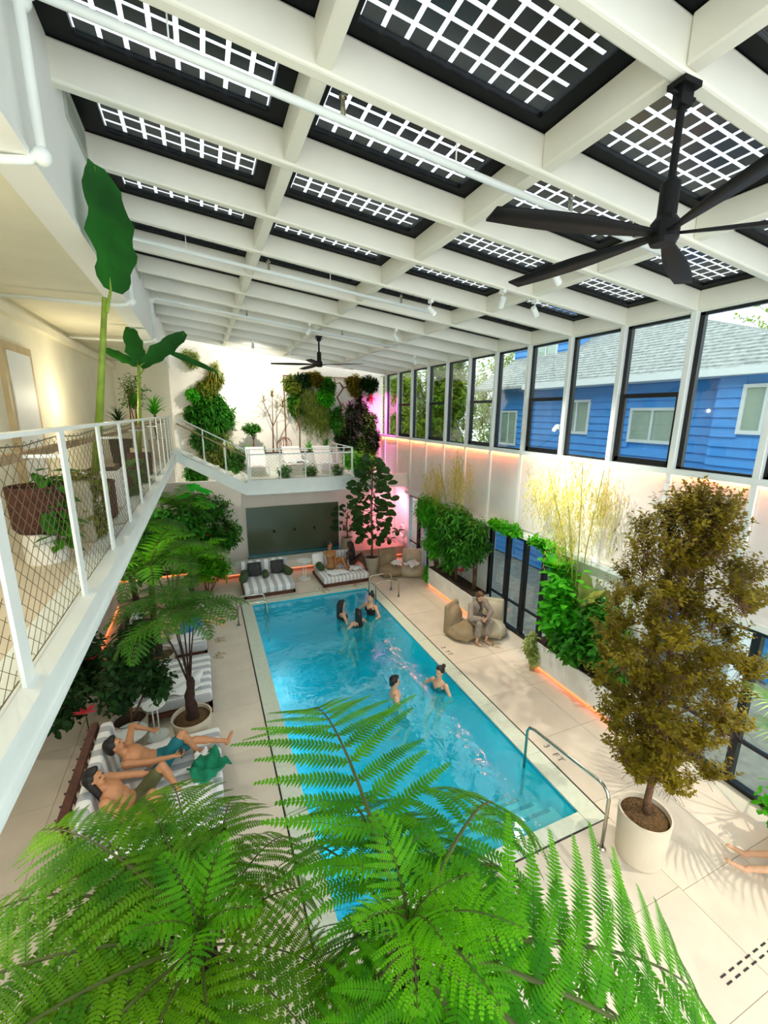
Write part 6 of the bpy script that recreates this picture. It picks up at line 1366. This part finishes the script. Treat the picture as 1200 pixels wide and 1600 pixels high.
# far daybed pair
person('seated woman in tan bikini on the left of the far striped daybed', (3.52, 12.72, 0.42), (-0.05, 0.12, 1), (-0.85, 0.3, 0), (0.9, -0.35, 0),
       [(3.62, 12.42, 0.36), (3.80, 12.62, 0.52)], [(3.95, 12.35, 0.36), (4.05, 12.55, 0.36)], [(-0.3, -.5, -.3), (0, -.5, -.5)], [(0, 0, 1), (0, 0, 1)], skin='skin_brown', female=True, outfit=('bottoms', 'top'), outmat={'bottoms': 'suit_tan', 'top': 'suit_tan'}, hairstyle='bun')
person('person with long black braids in a black suit leaning forward on the far striped daybed', (4.30, 12.82, 0.42), (-0.25, -0.25, 1), (0.7, 0.6, 0), (-0.7, -0.2, -0.1),
       [(3.98, 12.50, 0.36), (3.90, 12.65, 0.36)], [(4.55, 12.20, 0.36), (4.62, 12.45, 0.36)], [(-.5, -.6, 0), (0.2, -.8, 0)], [(0, 0, 1), (0, 0, 1)], skin='skin_dark', female=True, outfit=('suit',), outmat={'suit': 'suit_black'}, hairstyle='long')
# swimmers standing in the water (shoulders out)
def swimmer(label, x, y, face, hz, skin, style, hands=None, outfit=('suit',), om=None, female=True, hair='hair_black', lean=(0, 0, 1), s=0.97):
    f = Vector((math.cos(face), math.sin(face), 0)); r = Vector((f.y, -f.x, 0)); pz = hz-0.80*s
    r = -Vector((0, 0, 1)).cross(f)
    rt = f.cross(Vector((0, 0, 1)))
    rr_ = -rt if Vector((0, 0, 1)).cross(rt).dot(f) < 0 else rt
    p = Vector((x, y, pz)); k0 = p-rr_*0.24+f*0.22+Vector((0, 0, 0.10)); k1 = p+rr_*0.24+f*0.22+Vector((0, 0, 0.12))
    hs_ = hands or [tuple(k0), tuple(k1)]
    ft = [tuple(p-rr_*0.12+Vector((0, 0, max(-0.78, -1.08-pz)))), tuple(p+rr_*0.12+Vector((0, 0, max(-0.78, -1.08-pz)))+f*0.15)]
    return person(label, tuple(p), lean, rr_, f, hs_, ft, [tuple(-rr_-f*0.5), tuple(rr_-f*0.5)], [tuple(f), tuple(f)], skin=skin, hair=hair, female=female, outfit=outfit, outmat=om or {'suit': 'suit_black'}, hairstyle=style, s=s, footdir=[tuple(f), tuple(f)])
swimmer('woman with long black hair standing in the pool, leftmost of the far three', 3.02, 9.95, 0.0, 0.46, 'skin_light', 'long')
swimmer('woman with wet black hair seen from behind, middle of the far three in the pool', 3.28, 9.42, 1.9, 0.40, 'skin_light', 'long')
swimmer('woman with a hair bun in a black swimsuit, rightmost of the far three swimmers', 3.82, 9.90, 3.6, 0.55, 'skin_light', 'bun')
swimmer('dark-haired person with bare shoulders in the pool facing right behind the fern', 3.02, 6.55, -0.25, 0.36, 'skin_light', 'short', outfit=('trunks',), om={'trunks': 'suit_navy'}, female=False)
swimmer('woman with a black hair bun and teal swimsuit near the right pool edge', 3.92, 6.42, 3.5, 0.42, 'skin_light', 'backbun', outfit=('suit',), om={'suit': 'suit_teal'})
# person in robe on the bean bag
person('person in a grey brown robe sitting bent forward over a phone on a bean bag', (5.72, 7.86, 0.46), (-0.10, -0.30, 0.95), (0.95, 0.1, 0), (0.0, -1, -0.5),
       [(5.60, 7.46, 0.62), (5.74, 7.44, 0.62)], [(5.52, 7.46, 0.09), (5.76, 7.44, 0.09)], [(-0.8, 0, -0.3), (0.8, 0, -0.3)], [(-0.2, -1, 0.6), (0.2, -1, 0.6)], skin='skin_light', hair='hair_brown', outfit=('robe',), outmat={'robe': 'robe_grey'}, headtilt=(-0.05, -0.45, 0.9), hairstyle='long',
       holding=(0, 'dark phone held by the robed person', 0.3), footdir=[(0, -1, 0), (0.1, -1, 0)])
# legs of a person reaching into the right edge
beanbag((6.05, 1.12, 0), -2.6, 'bean_beige', 'beige bean bag chair at the right edge under a person whose foot shows')
person('person lounging at the right edge with only a bare foot in the picture', (6.0, 1.38, 0.46), (0.3, -0.6, 0.8), (0.9, 0.4, 0), (-0.3, 0.8, 0),
       [(5.7, 1.5, 0.5), (6.3, 1.65, 0.5)], [(5.40, 1.98, 0.10), (5.62, 2.08, 0.10)], [(-1, 0, 0), (1, 0, 0)], [(-0.2, 0.2, 1), (0, 0.2, 1)], skin='skin_light', hair='hair_brown', outfit=('trunks',), outmat={'trunks': 'suit_navy'}, female=False, footdir=[(-0.5, 0.9, 0), (-0.4, 0.9, 0)])
bake_all()
